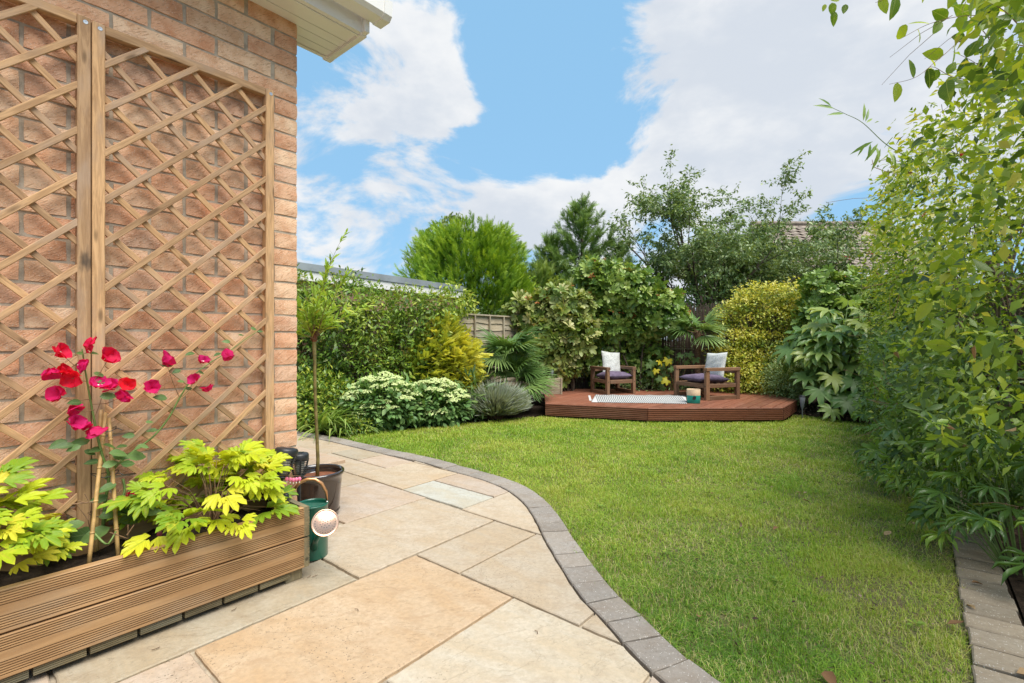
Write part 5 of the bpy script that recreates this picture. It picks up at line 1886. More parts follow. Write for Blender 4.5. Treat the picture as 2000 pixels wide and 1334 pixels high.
random.seed(21)
nl = birch((4.5, 11.4, 0), [((-1.0, .1, 1.0), 3.1, .05), ((-.4, -.2, 1.0), 2.7, .055), ((.1, .2, 1.0), 2.4, .055), ((.6, -.1, 1.0), 2.6, .05), ((1.1, .2, .8), 2.9, .05), ((-1.1, 0, .5), 2.7, .045), ((1.2, -.2, .45), 2.8, .045), ((.3, -.4, .7), 2.4, .04), ((-.5, -.4, .6), 2.4, .04), ((.75, .3, .55), 2.6, .04), ((-.1, -.5, .35), 2.0, .035), ((.55, -.4, .3), 2.2, .035), ((1.2, .1, .25), 2.6, .035)],
           'sparse broadleaf tree with thin limbs against the clouds')
birch((5.0, 12.2, 0), [((-.5, .1, .7), 1.9, .045), ((.3, -.2, .9), 1.7, .05), ((.8, .1, .6), 2.0, .05), ((-.9, 0, .4), 2.0, .04), ((0, -.3, .5), 1.7, .04), ((.9, .0, .3), 2.0, .04)],
      'lower broadleaf tree in front of the tiled roof')

# a row of dense trees to close the gaps near the ground behind the fence
for k, (px, Y, h, r_, lab) in enumerate(((1230, 10.4, 2.1, 1.1, 'dark evergreen bush behind the reed screen near the photinia'), (1420, 10.0, 2.25, 1.2, 'dark evergreen bush behind the reed screen near the golden shrub'), (1560, 9.9, 1.75, 1.0, 'dark evergreen bush behind the reed screen below the tiled roof'), (1060, 10.2, 1.9, .9, 'dark evergreen bush behind the garden corner post'), (945, 10.1, 1.75, .75, 'dark evergreen bush under the bright conifer behind the fence'))):
    xw = (px - CX) / F * Y
    t = empty('evergreen_bush', (xw, Y, 0), 0, lab, 'bush', 'bushes behind the reed screen')
    P, O = blobs_pts([(xw, Y, h * .55, r_, .6, h * .48), (xw - .5, Y, h * .4, r_ * .7, .6, h * .42), (xw + .5, Y, h * .4, r_ * .7, .6, h * .42)], 3600, .3)
    foliage(t, 'foliage', LEAF4, P, O + RNG.normal(0, .5, P.shape), O + up_n(len(P), .5), RNG.uniform(.07, .13, len(P)), L_DARK, kind='stuff')
    MB().tube([(0, 0, 0), (0, 0, h * .7)], [.06, .03], 6).build('trunk', M_BARK, t)

# ------------------------------------------------------------------ left border
# tall mixed hedge
hd = empty('ivy_hedge', (-2.2, 6.5, 0), 0, 'tall dark green hedge with olive seed heads covering the left fence', 'hedge')
hbl = []
for x_, zt_ in ((-3.5, 1.94), (-3.05, 1.95), (-2.6, 1.72), (-2.2, 1.74), (-1.8, 1.67), (-1.4, 1.70), (-1.05, 1.66)):
    for z_ in np.arange(.25, zt_ - .2, .32):
        hbl.append((x_ + random.uniform(-.1, .1), 6.52 + random.uniform(-.12, .10) - .03 * z_, z_, .36, .38 + random.uniform(-.05, .1), .34))
    hbl.append((x_, 6.55, zt_ - .25, .30, .34, .26))
hbl += [(-.80, 6.75, 1.55, .20, .2, .22), (-.66, 6.8, 1.5, .14, .16, .16)]
P, O = blobs_pts(hbl, 10500, .35)
P = P[P[:, 1] < 6.75] if False else P
Q, OO = cluster(P, O, 3, .035)
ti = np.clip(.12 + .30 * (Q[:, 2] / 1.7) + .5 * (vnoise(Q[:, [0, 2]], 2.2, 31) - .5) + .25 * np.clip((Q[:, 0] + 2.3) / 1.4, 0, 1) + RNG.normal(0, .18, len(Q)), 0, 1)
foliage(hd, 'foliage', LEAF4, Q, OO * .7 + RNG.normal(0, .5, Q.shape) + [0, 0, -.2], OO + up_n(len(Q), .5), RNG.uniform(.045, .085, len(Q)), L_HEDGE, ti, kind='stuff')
P, O = blobs_pts(hbl, 620, .10)
P = P[(P[:, 1] < 6.5) & (P[:, 2] > .5)]
Q, OO = cluster(P, P * 0 + [0, -1, 0], 26, .028)
foliage(hd, 'seed_head', LEAF2, Q, RNG.normal(size=Q.shape), RNG.normal(size=Q.shape), RNG.uniform(.014, .028, len(Q)), L_OLIVE, np.repeat(RNG.random(len(P)), 26), kind='stuff')
ht = MB()
for k in range(40):
    x_ = random.uniform(-3.6, -.9)
    ht.tube([(x_ + 2.2, .05, 0), (x_ + 2.2 + random.uniform(-.2, .2), random.uniform(-.1, .1), .7), (x_ + 2.2 + random.uniform(-.3, .3), -.1, 1.4)], [.012, .009, .005], 5)
ht.build('stems', M_BARK, hd)
sprig = MB()

# larger leaves nearest the patio, one by one
big = [mesh_np('leaf', *LEAF8, smooth=True)]
big[0].materials.append(leaf_mat('hedge_leaf_big', [(.045, .10, .02), (.09, .16, .03), (.14, .21, .04), (.22, .28, .06)], True, .28, .32, (.15, .22, .07)))
P, O = blobs_pts([b for b in hbl if b[2] < 1.6], 1500, .06)
sel = (P[:, 1] < 6.35)
P, O = P[sel][:220], O[sel][:220]
place_leaves(hd, 'leaf', big, P, O * .5 + RNG.normal(0, .5, P.shape) + [0, 0, -.3], O + up_n(len(P), .4), RNG.uniform(.07, .12, len(P)))

# golden shrub at the hedge end
gs_ = empty('golden_shrub', (-.98, 6.45, 0), 0, 'golden yellow fine-leaved shrub at the right end of the left hedge', 'shrub')
sp_t = merge_t([rot_t(LEAF2, a, .2, .34, (0, y, 0)) for y in np.linspace(.05, .95, 8) for a in (.9, -.9)] + [rot_t(LEAF2, 0, 0, .3, (0, .85, 0))])
P, O = blobs_pts([(-.90, 6.42, .88, .24, .24, .36), (-.70, 6.44, .66, .24, .24, .36), (-1.05, 6.38, .62, .28, .24, .34), (-.85, 6.4, .40, .30, .26, .30)], 1500, .5)
dd = O * .6 + RNG.normal(0, .3, P.shape) + [.35, -.2, .15]
ti = np.clip(.25 + .6 * (P[:, 0] + 1.4) / .9 + RNG.normal(0, .2, len(P)), 0, 1)
foliage(gs_, 'foliage', sp_t, P, dd, up_n(len(P), .5), RNG.uniform(.09, .17, len(P)), L_YELLOW, ti, kind='stuff')
gb = MB()
for k in range(12):
    gb.tube([(random.uniform(-.1, .1), 0, 0), (random.uniform(-.3, .3), random.uniform(-.1, .1), .5), (random.uniform(-.3, .35), random.uniform(-.2, .1), .95)], [.01, .007, .003], 5)
gb.build('stems', M_BARK, gs_)


# ground filler foliage in the left bed
def low_plant(name, c_, rx, ry, h, n_, sz, mat, label, tm=LEAF4, cat='plant', upd=.5, group=None, ti=None, per=3):
    t = empty(name, (c_[0], c_[1], 0), 0, label, cat, group)
    P, O = blobs_pts([(c_[0], c_[1], h * .45, rx, ry, h * .55)], n_ // per, .55)
    Q, OO = cluster(P, O, per, sz[1] * .4)
    Q[:, 2] = np.maximum(Q[:, 2], .01)
    foliage(t, 'foliage', tm, Q, OO * .6 + RNG.normal(0, .45, Q.shape) + [0, 0, upd * .3], OO + up_n(len(Q), .5), RNG.uniform(*sz, len(Q)), mat, ti, kind='stuff')
    sb_ = MB()
    for k in range(9):
        a = random.uniform(0, 6.28)
        sb_.tube([(0, 0, 0), (math.cos(a) * rx * .4, math.sin(a) * ry * .4, h * .4), (math.cos(a) * rx * .75, math.sin(a) * ry * .75, h * .75)], [.006, .005, .003], 5)
    sb_.build('stems', M_STEMG, t)
    return t


low_plant('leafy_ground_plant', (-2.35, 5.75), .5, .4, .62, 3600, (.04, .08), L_HEDGE, 'low leafy green plant under the hedge by the house corner')
low_plant('leafy_ground_plant', (-1.75, 5.25), .25, .16, .18, 900, (.025, .05), L_HEDGE, 'tiny leafy edging plant at the paved corner beside the sword leaves')
low_plant('hellebore_clump', (-.62, 6.25), .32, .26, .52, 900, (.09, .16), L_DARK, 'dark glossy long-leaved plant between sedum and lavender', LEAFN)

# sword-leaved clump
sw = empty('sword_leaf_clump', (-2.0, 5.38, 0), 0, 'clump of arching sword-shaped leaves spilling onto the patio corner', 'plant')


def blade(seed):
    rs = random.Random(seed)
    bend = rs.uniform(.5, 1.3)
    V, T = [], []
    for i in range(8):
        t = i / 7
        w_ = .022 * (1 - t ** 3) * (.6 + .6 * math.sin(math.pi * min(1, t + .2)))
        a = bend * t * t * 1.3
        y, z = t * math.cos(a * .5), -math.sin(a) * t * .5
        V += [(-w_, y, z), (0, y, z - .006), (w_, y, z)]
    for i in range(7):
        p = i * 3
        T += [(p, p + 1, p + 4), (p, p + 4, p + 3), (p + 1, p + 2, p + 5), (p + 1, p + 5, p + 4)]
    m0 = mesh_np('leaf_blade', np.array(V), np.array(T), smooth=True)
    m0.materials.append(L_SWORD)
    return m0


SWM = [blade(s_) for s_ in range(6)]
n_ = 110
P = np.c_[RNG.normal(-2.02, .14, n_), RNG.normal(5.40, .10, n_), np.zeros(n_) + .01]
az = RNG.normal(-.15, .9, n_)
D = np.stack([np.cos(az), np.sin(az) - .35, RNG.uniform(.35, 1.5, n_)], 1)
place_leaves(sw, 'leaf_blade', SWM, P, D, np.stack([-np.cos(az) * .4, -np.sin(az) * .4, np.ones(n_)], 1), RNG.uniform(.38, .72, n_))


# sedums
def sedum(c_, rx, ry, h, nh, label):
    t = empty('sedum', (c_[0], c_[1], 0), 0, label, 'plant', 'sedum clumps in the left bed')
    hm = []
    for s_ in range(3):
        n2 = 70
        q = RNG.random(n2) ** .5
        a = RNG.uniform(0, 6.28, n2)
        P = np.stack([q * np.cos(a), q * np.sin(a), .38 * (1 - q ** 2) + RNG.normal(0, .05, n2)], 1)
        fl = np.array([(-.16, -.1, 0), (.16, -.1, 0), (0, .18, 0), (0, 0, .16)], float), np.array([(0, 1, 3), (1, 2, 3), (2, 0, 3)])
        m0 = scatter('flower_head', fl, P, np.c_[RNG.normal(size=(n2, 2)), np.zeros(n2)], np.c_[P[:, :2] * .5, np.ones(n2)], RNG.uniform(.7, 1.2, n2), RNG.random(n2))
        m0.materials.append(L_HEAD)
        hm.append(m0)
    P, Sz = [], []
    sb_ = MB()
    tries = 0
    while len(P) < nh and tries < 4000:
        tries += 1
        q, a = math.sqrt(random.random()), random.uniform(0, 6.28)
        x, y = q * rx * math.cos(a), q * ry * math.sin(a)
        if any((x - p[0] + c_[0]) ** 2 + (y - p[1] + c_[1]) ** 2 < .0042 for p in P): continue
        z = h * (1 - .40 * q ** 2.2) * random.uniform(.88, 1.05) - (.12 if y < -ry * .7 else 0)
        P.append((c_[0] + x, c_[1] + y, z)); Sz.append(random.uniform(.058, .09))
        sb_.tube([(x * .45, y * .45, 0), (x * .8, y * .8, z * .6), (x, y, z)], [.005, .0045, .004], 5)
    k = len(P)
    place_leaves(t, 'flower_head', hm, np.array(P), np.c_[RNG.normal(size=(k, 2)), np.zeros(k)], np.c_[RNG.normal(0, .15, (k, 2)), np.ones(k)], Sz)
    sb_.build('stems', M_STEMG, t)
    LP_, O_ = blobs_pts([(c_[0], c_[1], h * .42, rx * 1.02, ry * 1.02, h * .50)], 2200, .5)
    foliage(t, 'foliage', leaf_t(.55, (.35, .7), .15, .2), LP_, O_ * .8 + RNG.normal(0, .4, LP_.shape), O_ * .3 + up_n(len(LP_), .35), RNG.uniform(.05, .095, len(LP_)), L_SEDUM, kind='stuff')


sedum((-1.50, 5.62), .40, .30, .58, 62, 'left sedum clump with pale green domed flower heads')
sedum((-.98, 5.92), .42, .30, .50, 58, 'right sedum clump with pale green domed flower heads nearer the lavender')

# lavender
lv = empty('lavender', (-.22, 6.25, 0), 0, 'grey-green rounded lavender bush at the lawn edge', 'shrub')
n_ = 5200
a = RNG.uniform(0, 6.28, n_)
q = RNG.random(n_) ** .45
el = RNG.uniform(.05, 1.0, n_) ** .6
base = np.stack([.22 * q * np.cos(a), .16 * q * np.sin(a), .05 + .16 * RNG.random(n_)], 1)
D = np.stack([q * np.cos(a) * 1.05, q * np.sin(a) * .9, 1.15 - .75 * q], 1) + RNG.normal(0, .12, (n_, 3))
Ln = RNG.uniform(.16, .34, n_)
needle = (np.array([(-.018, 0, 0), (.018, 0, 0), (.026, .6, .01), (-.026, .6, .01), (0, 1, 0)], float), np.array([(0, 1, 2), (0, 2, 3), (3, 2, 4)]))
P = base + np.array([-.22, 6.25, 0])
ti = np.clip(.30 + RNG.normal(0, .15, n_), 0, 1)
foliage(lv, 'foliage', needle, P, D, RNG.normal(size=(n_, 3)), Ln, L_LAV, ti, .5, kind='stuff')
lb_ = MB()
for k in range(60):
    a = random.uniform(0, 6.28)
    lb_.tube([(random.uniform(-.1, .1), random.uniform(-.08, .08), 0), (math.cos(a) * .24, math.sin(a) * .2, .12), (math.cos(a) * .36, math.sin(a) * .28, .22)], [.005, .004, .002], 4)
lb_.build('stems', M_TWIG, lv)


# fan palms
def fan_mesh(seed, nb=26, span=2.9, L=1.0):
    rs = random.Random(seed)
    V, T = [], []
    for k in range(nb):
        a = -span / 2 + span * k / (nb - 1)
        l = L * (1 - .18 * abs(a) / (span / 2)) * rs.uniform(.92, 1.05)
        w_ = .030
        dr = rs.uniform(.10, .35)
        o_ = len(V)
        for t, ww in ((0.0, .004), (.35, w_), (.7, w_ * .75), (1.0, .003)):
            r_ = t * l
            z = .10 * math.cos(a) * t - dr * t ** 3 + (.02 if k % 2 else 0) * t
            ca, sa = math.cos(a), math.sin(a)
            V += [(sa * r_ - ca * ww, ca * r_ + sa * ww, z + .25 * ww), (sa * r_, ca * r_, z - .25 * ww), (sa * r_ + ca * ww, ca * r_ - sa * ww, z + .25 * ww)]
        for i in range(3):
            p = o_ + i * 3
            T += [(p, p + 1, p + 4), (p, p + 4, p + 3), (p + 1, p + 2, p + 5), (p + 1, p + 5, p + 4)]
    m0 = mesh_np('frond', np.array(V), np.array(T))
    m0.materials.append(L_PALM)
    return m0


FANS = [fan_mesh(s_) for s_ in range(4)]


def fan_palm(base, heads, label, fs, trunk):
    t = empty('fan_palm', base, 0, label, 'palm', 'fan palms around the deck')
    b = Vector(base)
    tm = MB()
    for hx, hy, hz, n_, upb in heads:
        hp = b + Vector((hx, hy, hz))
        if trunk:
            tm.tube([(0, 0, 0), (hx * .5, hy * .5, hz * .5), (hx, hy, hz)], [.05, .045, .05], 9)
            for k in range(70):
                f_ = random.random()
                a = random.uniform(0, 6.28)
                q = Vector((hx * f_ + .045 * math.cos(a), hy * f_ + .045 * math.sin(a), hz * f_))
                tm.tube([q, q + Vector((math.cos(a) * .03, math.sin(a) * .03, random.uniform(-.07, .07)))], [.006, .002], 4)
        for k in range(n_):
            a = 2 * math.pi * k / n_ + random.uniform(-.3, .3)
            el = random.uniform(upb, 1.25)
            d = Vector((math.cos(a) * math.cos(el), math.sin(a) * math.cos(el), math.sin(el)))
            pl_ = random.uniform(.12, .28) * fs * 2
            p1 = hp + d * pl_
            tm.tube([hp - b, p1 - b], [.008, .005], 5)
            nn = np.array([-d.x * .6, -d.y * .6, 1 - .4 * d.z]) + np.array([0, -.25, 0])
            o = place_leaves(t, 'frond', [FANS[k % 4]], [np.array(p1)], [np.array(d) + np.array([0, 0, -.12])], [nn], [fs * random.uniform(.85, 1.12)])
    tm.build('trunk', M_STEMG if not trunk else M_TWIG, t)


fan_palm((-.02, 6.98, 0), [(-.06, -.05, .80, 13, -.15), (.12, -.08, .34, 15, -.35), (.0, .05, .52, 8, .1)], 'large bushy fan palm between the fence and the deck', .46, False)
fan_palm((3.05, 8.0, 0), [(0, 0, 1.12, 11, -.45)], 'small fan palm with shaggy trunk behind the right armchair', .42, True)
L_PALM


# ------------------------------------------------------------------ shrubs behind the deck
def whorl(seed, n_=7, w=.46):
    rs = random.Random(seed)
    return merge_t([rot_t(leaf_t(w, (.3, .62, .88), .25, .25, lambda q: {.3: .55, .62: 1.0, .88: .72}[q]), 2 * math.pi * k / n_ + rs.uniform(-.25, .25), rs.uniform(-.1, .95), rs.uniform(.65, 1.1)) for k in range(n_)])


def whorl_mesh(seed, mat, n_=7, w=.42, nm='leaf_whorl'):
    v, t_ = whorl(seed, n_, w)
    m0 = mesh_np(nm, v, t_, smooth=False)
    m0.materials.append(mat)
    return m0


def shrub(name, base, blobs, n_, sz, mat, mati, label, nbig=0, tips=0, per=1, w=.42, whn=8, stems=14, zmin=.25, cat='shrub', group='shrubs behind the deck', fshell=.55):
    t = empty(name, base, 0, label, cat, group)
    P, O = blobs_pts(blobs, n_, fshell)
    foliage(t, 'foliage', whorl(3, whn, w), P, O * .35 + RNG.normal(0, .8, P.shape), O * .8 + up_n(len(P), .35) * .7, RNG.uniform(*sz, len(P)), mat, np.clip(RNG.normal(.42, .25, len(P)), 0, 1), kind='stuff')
    if nbig:
        wm = [whorl_mesh(s_, mati, whn, w) for s_ in range(4)]
        P, O = blobs_pts(blobs, nbig * 4, .10)
        sel = O[:, 1] < .15
        P, O = P[sel][:nbig], O[sel][:nbig]
        k = len(P)
        place_leaves(t, 'leaf_whorl', wm, P, RNG.normal(size=(k, 3)), O * .9 + np.array([0, -.35, .55]) + RNG.normal(0, .3, (k, 3)), RNG.uniform(sz[0] * 1.0, sz[1] * 1.15, k))
    if tips:
        tmh = whorl_mesh(9, L_TIP, 5, .34, 'young_shoot')
        P, O = blobs_pts(blobs, tips * 6, .02)
        sel = (O[:, 2] > .05) & (O[:, 1] < .3)
        P, O = P[sel][:tips], O[sel][:tips]
        place_leaves(t, 'young_shoot', [tmh], P + O * .03, RNG.normal(size=P.shape), O * .4 + UP, RNG.uniform(.055, .085, len(P)))
    sb_ = MB()
    bb = Vector(base)
    for k in range(stems):
        b0 = blobs[k % len(blobs)]
        tgt = Vector(b0[:3]) - bb
        s0 = Vector((random.uniform(-.3, .3), random.uniform(-.12, .05), 0))
        mid = s0.lerp(tgt, .5) + Vector((random.uniform(-.12, .12), random.uniform(-.1, .1), .06))
        sb_.tube([s0, mid, tgt, tgt + Vector((random.uniform(-.2, .2), random.uniform(-.2, .1), random.uniform(.05, .3)))], [.016, .012, .008, .003], 6)
    sb_.build('stems', M_BARK, t)
    return t


# pale shrub at the corner
shrub('pale_shrub', (.75, 8.1, 0), [(.38, 8.05, 1.45, .45, .3, .32), (.78, 8.0, 1.52, .42, .34, .40), (.95, 7.95, 1.12, .42, .30, .36), (.55, 7.95, 1.02, .40, .30, .38), (.70, 8.0, .66, .42, .26, .34), (1.1, 8.05, 1.55, .25, .25, .25)],
      900, (.085, .15), L_PALE, L_PALEI, 'pale green shrub with creamy leaves at the garden corner', 190, 14, stems=22)
# photinia
shrub('photinia_shrub', (1.9, 8.3, 0), [(1.55, 8.25, 1.98, .42, .36, .34), (1.95, 8.2, 1.80, .50, .4, .40), (2.42, 8.2, 1.52, .42, .36, .36), (1.62, 8.25, 1.40, .46, .32, .42), (2.15, 8.25, 1.32, .46, .30, .34), (1.45, 8.38, .95, .36, .2, .40), (1.85, 8.38, .92, .36, .2, .36), (2.66, 8.25, 1.36, .26, .3, .26), (1.35, 8.2, 2.12, .22, .2, .2)],
      1700, (.085, .14), L_PHOT, L_PHOTI, 'large glossy green photinia with orange young shoots behind the left armchair', 280, 34, stems=26)
# lower right of photinia, beside the fig
shrub('photinia_shrub', (2.1, 8.15, 0), [(1.95, 8.42, .55, .38, .15, .34), (2.35, 8.36, .62, .30, .18, .36), (1.5, 8.42, .5, .3, .15, .34)],
      260, (.09, .15), L_PHOT, L_PHOTI, 'smaller leafy shrub low behind the left armchair', 60, 2, stems=10)
low_plant('dwarf_shrub', (2.35, 8.2), .75, .22, .42, 2600, (.03, .055), L_DARK, 'low dark twiggy shrub at the deck back edge between the armchairs', LEAF4, 'shrub')
# golden euonymus
te_ = empty('golden_euonymus', (4.1, 8.2, 0), 0, 'dense golden yellow variegated shrub behind the right armchair', 'shrub', 'shrubs behind the deck')
eb = []
rs = random.Random(11)
for zt_, x0, x1, n_b, yc in ((1.82, 3.95, 4.75, 5, 8.2), (1.62, 3.60, 5.0, 9, 8.15), (1.38, 3.50, 5.0, 8, 8.1), (1.05, 3.55, 4.9, 8, 8.05), (.72, 3.45, 4.6, 8, 7.98), (.42, 3.35, 4.5, 8, 7.85), (.20, 3.35, 4.4, 6, 7.75)):
    for k in range(n_b):
        x_ = x0 + (x1 - x0) * (k + .5) / n_b + rs.uniform(-.08, .08)
        r0 = rs.uniform(.13, .23)
        eb.append((x_, yc + rs.uniform(-.12, .14), zt_ + rs.uniform(-.10, .08), r0 * 1.25, r0 * 1.2, r0 * .8))
eb = [b for b in eb if ((b[0] - 4.25) / .98) ** 2 + ((b[2] - .95) / 1.0) ** 2 < 1.1 or b[2] < .8]
P, O = blobs_pts(eb, 6000, .5, .55)
Q, OO = cluster(P, O, 3, .03)
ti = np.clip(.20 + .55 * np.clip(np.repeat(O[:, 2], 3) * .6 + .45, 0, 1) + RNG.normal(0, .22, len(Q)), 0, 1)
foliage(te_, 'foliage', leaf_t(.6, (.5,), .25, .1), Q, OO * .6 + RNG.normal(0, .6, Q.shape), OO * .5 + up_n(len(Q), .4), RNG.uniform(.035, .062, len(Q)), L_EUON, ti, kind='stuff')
sb_ = MB()
for k in range(24):
    b0 = eb[k % len(eb)]
    sb_.tube([(random.uniform(-.2, .3), .05, 0), ((b0[0] - 4.1) * .6, random.uniform(-.1, .1), b0[2] * .55), (b0[0] - 4.1, b0[1] - 8.2, b0[2])], [.014, .01, .004], 5)
sb_.build('stems', M_BARK, te_)
low_plant('variegated_shrub', (4.15, 7.35), .34, .30, .72, 3200, (.03, .052), L_PITTO, 'pale grey-green small-leaved shrub at the right end of the deck', LEAF4, 'shrub', group=None)
low_plant('variegated_shrub', (4.4, 7.7), .40, .30, .95, 3000, (.035, .058), L_PITTO, 'taller pale grey-green shrub between the golden shrub and palmate leaves', LEAF4, 'shrub')


# fig with broad lobed leaves
def palmate(nl, span, L, w, cut, mat, seed, nm='leaf', droop=.25):
    """one leaf of nl lobes radiating from the stalk"""
    rs = random.Random(seed)
    V, T = [(0, 0, 0)], []
    angs = [(-span / 2 + span * k / (nl - 1)) for k in range(nl)]
    out = []
    for k, a in enumerate(angs):
        l = L * (1 - .32 * (abs(a) / (span / 2)) ** 1.5) * rs.uniform(.94, 1.06)
        da = span / (nl - 1) / 2
        out.append((cut * l, a - da, 0.03))
        out.append((l * .62, a - da * w, 0.02))
        out.append((l * .86, a - da * w * .55, -.01))
        out.append((l, a, -droop * l))
        out.append((l * .86, a + da * w * .55, -.01))
        out.append((l * .62, a + da * w, 0.02))
    out.append((cut * L * .7, angs[-1] + span / (nl - 1) / 2, 0.03))
    for r_, a, z in out:
        V.append((r_ * math.sin(a), r_ * math.cos(a), z + .06 * math.sin(a * nl) * r_ - droop * .35 * r_ * r_))
    # midrib points keep lobes folded
    n0 = len(V)
    for k, a in enumerate(angs):
        l = L * .62
        V.append((l * math.sin(a), l * math.cos(a), -.035 - droop * .2))
    for k in range(nl):
        i = 1 + k * 6
        m_ = n0 + k
        T += [(0, m_, i), (i, m_, i + 1), (i + 1, m_, i + 2), (i + 2, m_, i + 3), (m_, i + 4, i + 3), (m_, i + 5, i + 4), (m_, i + 6, i + 5), (0, i + 6, m_)]
    m0 = mesh_np(nm, np.array(V, float), np.array(T)[:, ::-1].copy())
    m0.materials.append(mat)
    return m0


fg = empty('fig_plant', (2.72, 8.15, 0), 0, 'young fig with broad lobed leaves, some turned yellow, by the deck', 'plant')
FM = [palmate(5, 3.6, 1, .95, .55, L_FIG, s_) for s_ in range(3)]
FY = [palmate(5, 3.6, 1, .95, .55, L_FIGY, 7)]
figs = [(1290, 690, 0), (1310, 700, 0), (1330, 692, 0), (1345, 690, 0), (1290, 715, 0), (1275, 705, 0), (1300, 730, 0), (1285, 738, 0), (1303, 742, 1), (1287, 705, 1), (1305, 702, 1), (1325, 700, 0), (1268, 712, 0), (1310, 718, 0), (1296, 755, 0), (1340, 705, 0), (1270, 725, 0), (1358, 700, 0), (1282, 722, 1)]
sb_ = MB()
for i, (px, py, y_) in enumerate(figs):
    p_ = np.array(at(px, py, 7.95 + random.uniform(-.1, .1)))
    nn = np.array([random.gauss(0, .4), -.75, .55])
    place_leaves(fg, 'leaf', [(FY if y_ else FM)[i % (1 if y_ else 3)]], [p_], [[random.gauss(0, .6), -.3, -.7]], [nn], [random.uniform(.085, .12)])
    sb_.tube([(0, 0, .1 * (i % 4)), (np.array(p_) - np.array(fg.location)) * .6 + np.array([0, .05, .1]), Vector(p_) - fg.location], [.008, .005, .003], 5)
sb_.build('stems', M_STEMB, fg)

# fatsia
fs_ = empty('fatsia', (4.62, 6.75, 0), 0, 'fatsia with large palmate glossy leaves beside the deck', 'shrub')
FA = [palmate(8, 4.3, 1, .80, .46, L_FATS, s_, droop=.22) for s_ in range(5)]
P, D, Nn, S = [], [], [], []
sb_ = MB()
fb = [(4.62, 6.75, 1.02, .55, .45, .50), (4.95, 6.85, .8, .45, .4, .5), (4.30, 6.75, .82, .36, .36, .34), (4.75, 6.5, .45, .48, .35, .36)]
FP, FO = blobs_pts(fb, 150, .35, .5)
for p, o_ in zip(FP, FO):
    P.append(p)
    D.append(o_ * [1, 1, 0] + [0, -.25, -.35] + RNG.normal(0, .25, 3))
    Nn.append(o_ * .5 + [0, -.25, .9] + RNG.normal(0, .2, 3))
    S.append(random.uniform(.20, .31))
    s0 = Vector((random.uniform(-.15, .15), random.uniform(-.1, .1), max(.05, p[2] * .45)))
    sb_.tube([s0, s0.lerp(Vector(p) - fs_.location, .6) + Vector((0, 0, .05)), Vector(p) - fs_.location], [.007, .006, .004], 5)
for px, py, Y, sz in ((1620, 690, 6.5, .27), (1655, 655, 6.5, .27), (1690, 690, 6.4, .25), (1625, 735, 6.3, .25), (1668, 745, 6.2, .26), (1600, 760, 6.3, .26), (1690, 775, 6.0, .22), (1625, 800, 6.1, .19), (1655, 785, 6.0, .24), (1720, 720, 6.1, .26), (1580, 690, 6.6, .25), (1640, 770, 6.2, .25), (1575, 735, 6.6, .22)):
    P.append(np.array(at(px, py, Y))); D.append([random.gauss(-.2, .4), -.5, -.5]); Nn.append([random.gauss(0, .25), -.55, .8]); S.append(sz)
    s0 = Vector((random.uniform(-.1, .1), -.05, .1))
    sb_.tube([s0, s0.lerp(at(px, py, Y) - fs_.location, .6) + Vector((0, 0, .08)), at(px, py, Y) - fs_.location], [.008, .007, .004], 5)
place_leaves(fs_, 'leaf', FA, P, D, Nn, S)
sb_.build('stems', M_STEMG, fs_)

# upright shrub behind the fatsia
shrub('red_tipped_shrub', (5.05, 7.6, 0), [(4.85, 7.6, 1.75, .32, .3, .36), (5.2, 7.6, 1.62, .42, .35, .44), (5.5, 7.5, 1.35, .42, .34, .5), (4.75, 7.6, 1.30, .32, .3, .36), (5.3, 7.4, .8, .5, .35, .5), (5.75, 7.2, 1.5, .4, .4, .5), (5.9, 7.0, .9, .4, .4, .6)],
      1100, (.085, .135), L_PHOT, L_PHOTI, 'upright grey-green shrub with red tips behind the palmate leaves', 120, 16, stems=20, group=None)
# ------------------------------------------------------------------ the big climbing hedge on the right
A0, A1 = np.array([1.98, 2.15]), np.array([4.50, 5.95])
hdir = nrm(A1 - A0)
hn = np.array([-hdir[1], hdir[0]])              # towards the lawn (left)
hl = np.linalg.norm(A1 - A0)
hh = empty('honeysuckle_hedge', (2.9, 3.3, 0), 0, 'tall tangled honeysuckle hedge of yellow-green leaves on the right', 'hedge')
hbl = []
hz = lambda f_: 2.12 + .50 * min(1, max(0, (f_ - .02) / .55)) - .15 * max(0, f_ - .8)
rs = random.Random(5)
for f_ in np.arange(-.40, 1.12, .055):
    c_ = A0 + hdir * hl * f_
    H_ = hz(f_) if f_ > -.05 else 2.12 + .75 * min(1, (-.05 - f_) * 3)
    for z_ in np.arange(.36, H_ - .12, .27):
        bul = .05 * math.sin(z_ * 3 + f_ * 9) + rs.uniform(-.07, .09)
        off = -.20 + bul
        r0 = rs.uniform(.27, .36)
        hbl.append((*(c_ + hn * off), z_, r0, r0, r0 * .85))
    hbl.append((*(c_ + hn * (-.24 + rs.uniform(-.08, .08))), H_ - .22, .27, .27, .25))
for f_ in np.arange(.0, 1.12, .09):
    c_ = A0 + hdir * hl * f_ + hn * -.68
    for z_ in np.arange(.5, hz(f_) - .1, .36):
        hbl.append((*c_, z_, .38, .38, .34))
hbl = [b for b in hbl if not (b[1] < 2.35 and b[2] < .75)]
HB = np.array(hbl)


def hedge_pts(n_, shell, side=True):
    P, O = blobs_pts(hbl, n_, shell, .72)
    s_ = (P[:, :2] - A0) @ hn
    if side:
        k = (s_ > -.95) | (P[:, 2] > 2.0)
        P, O = P[k], O[k]
    d = np.linalg.norm(P - np.array([0, 0, 1.0]), axis=1)
    k = d > 1.7
    return P[k], O[k]


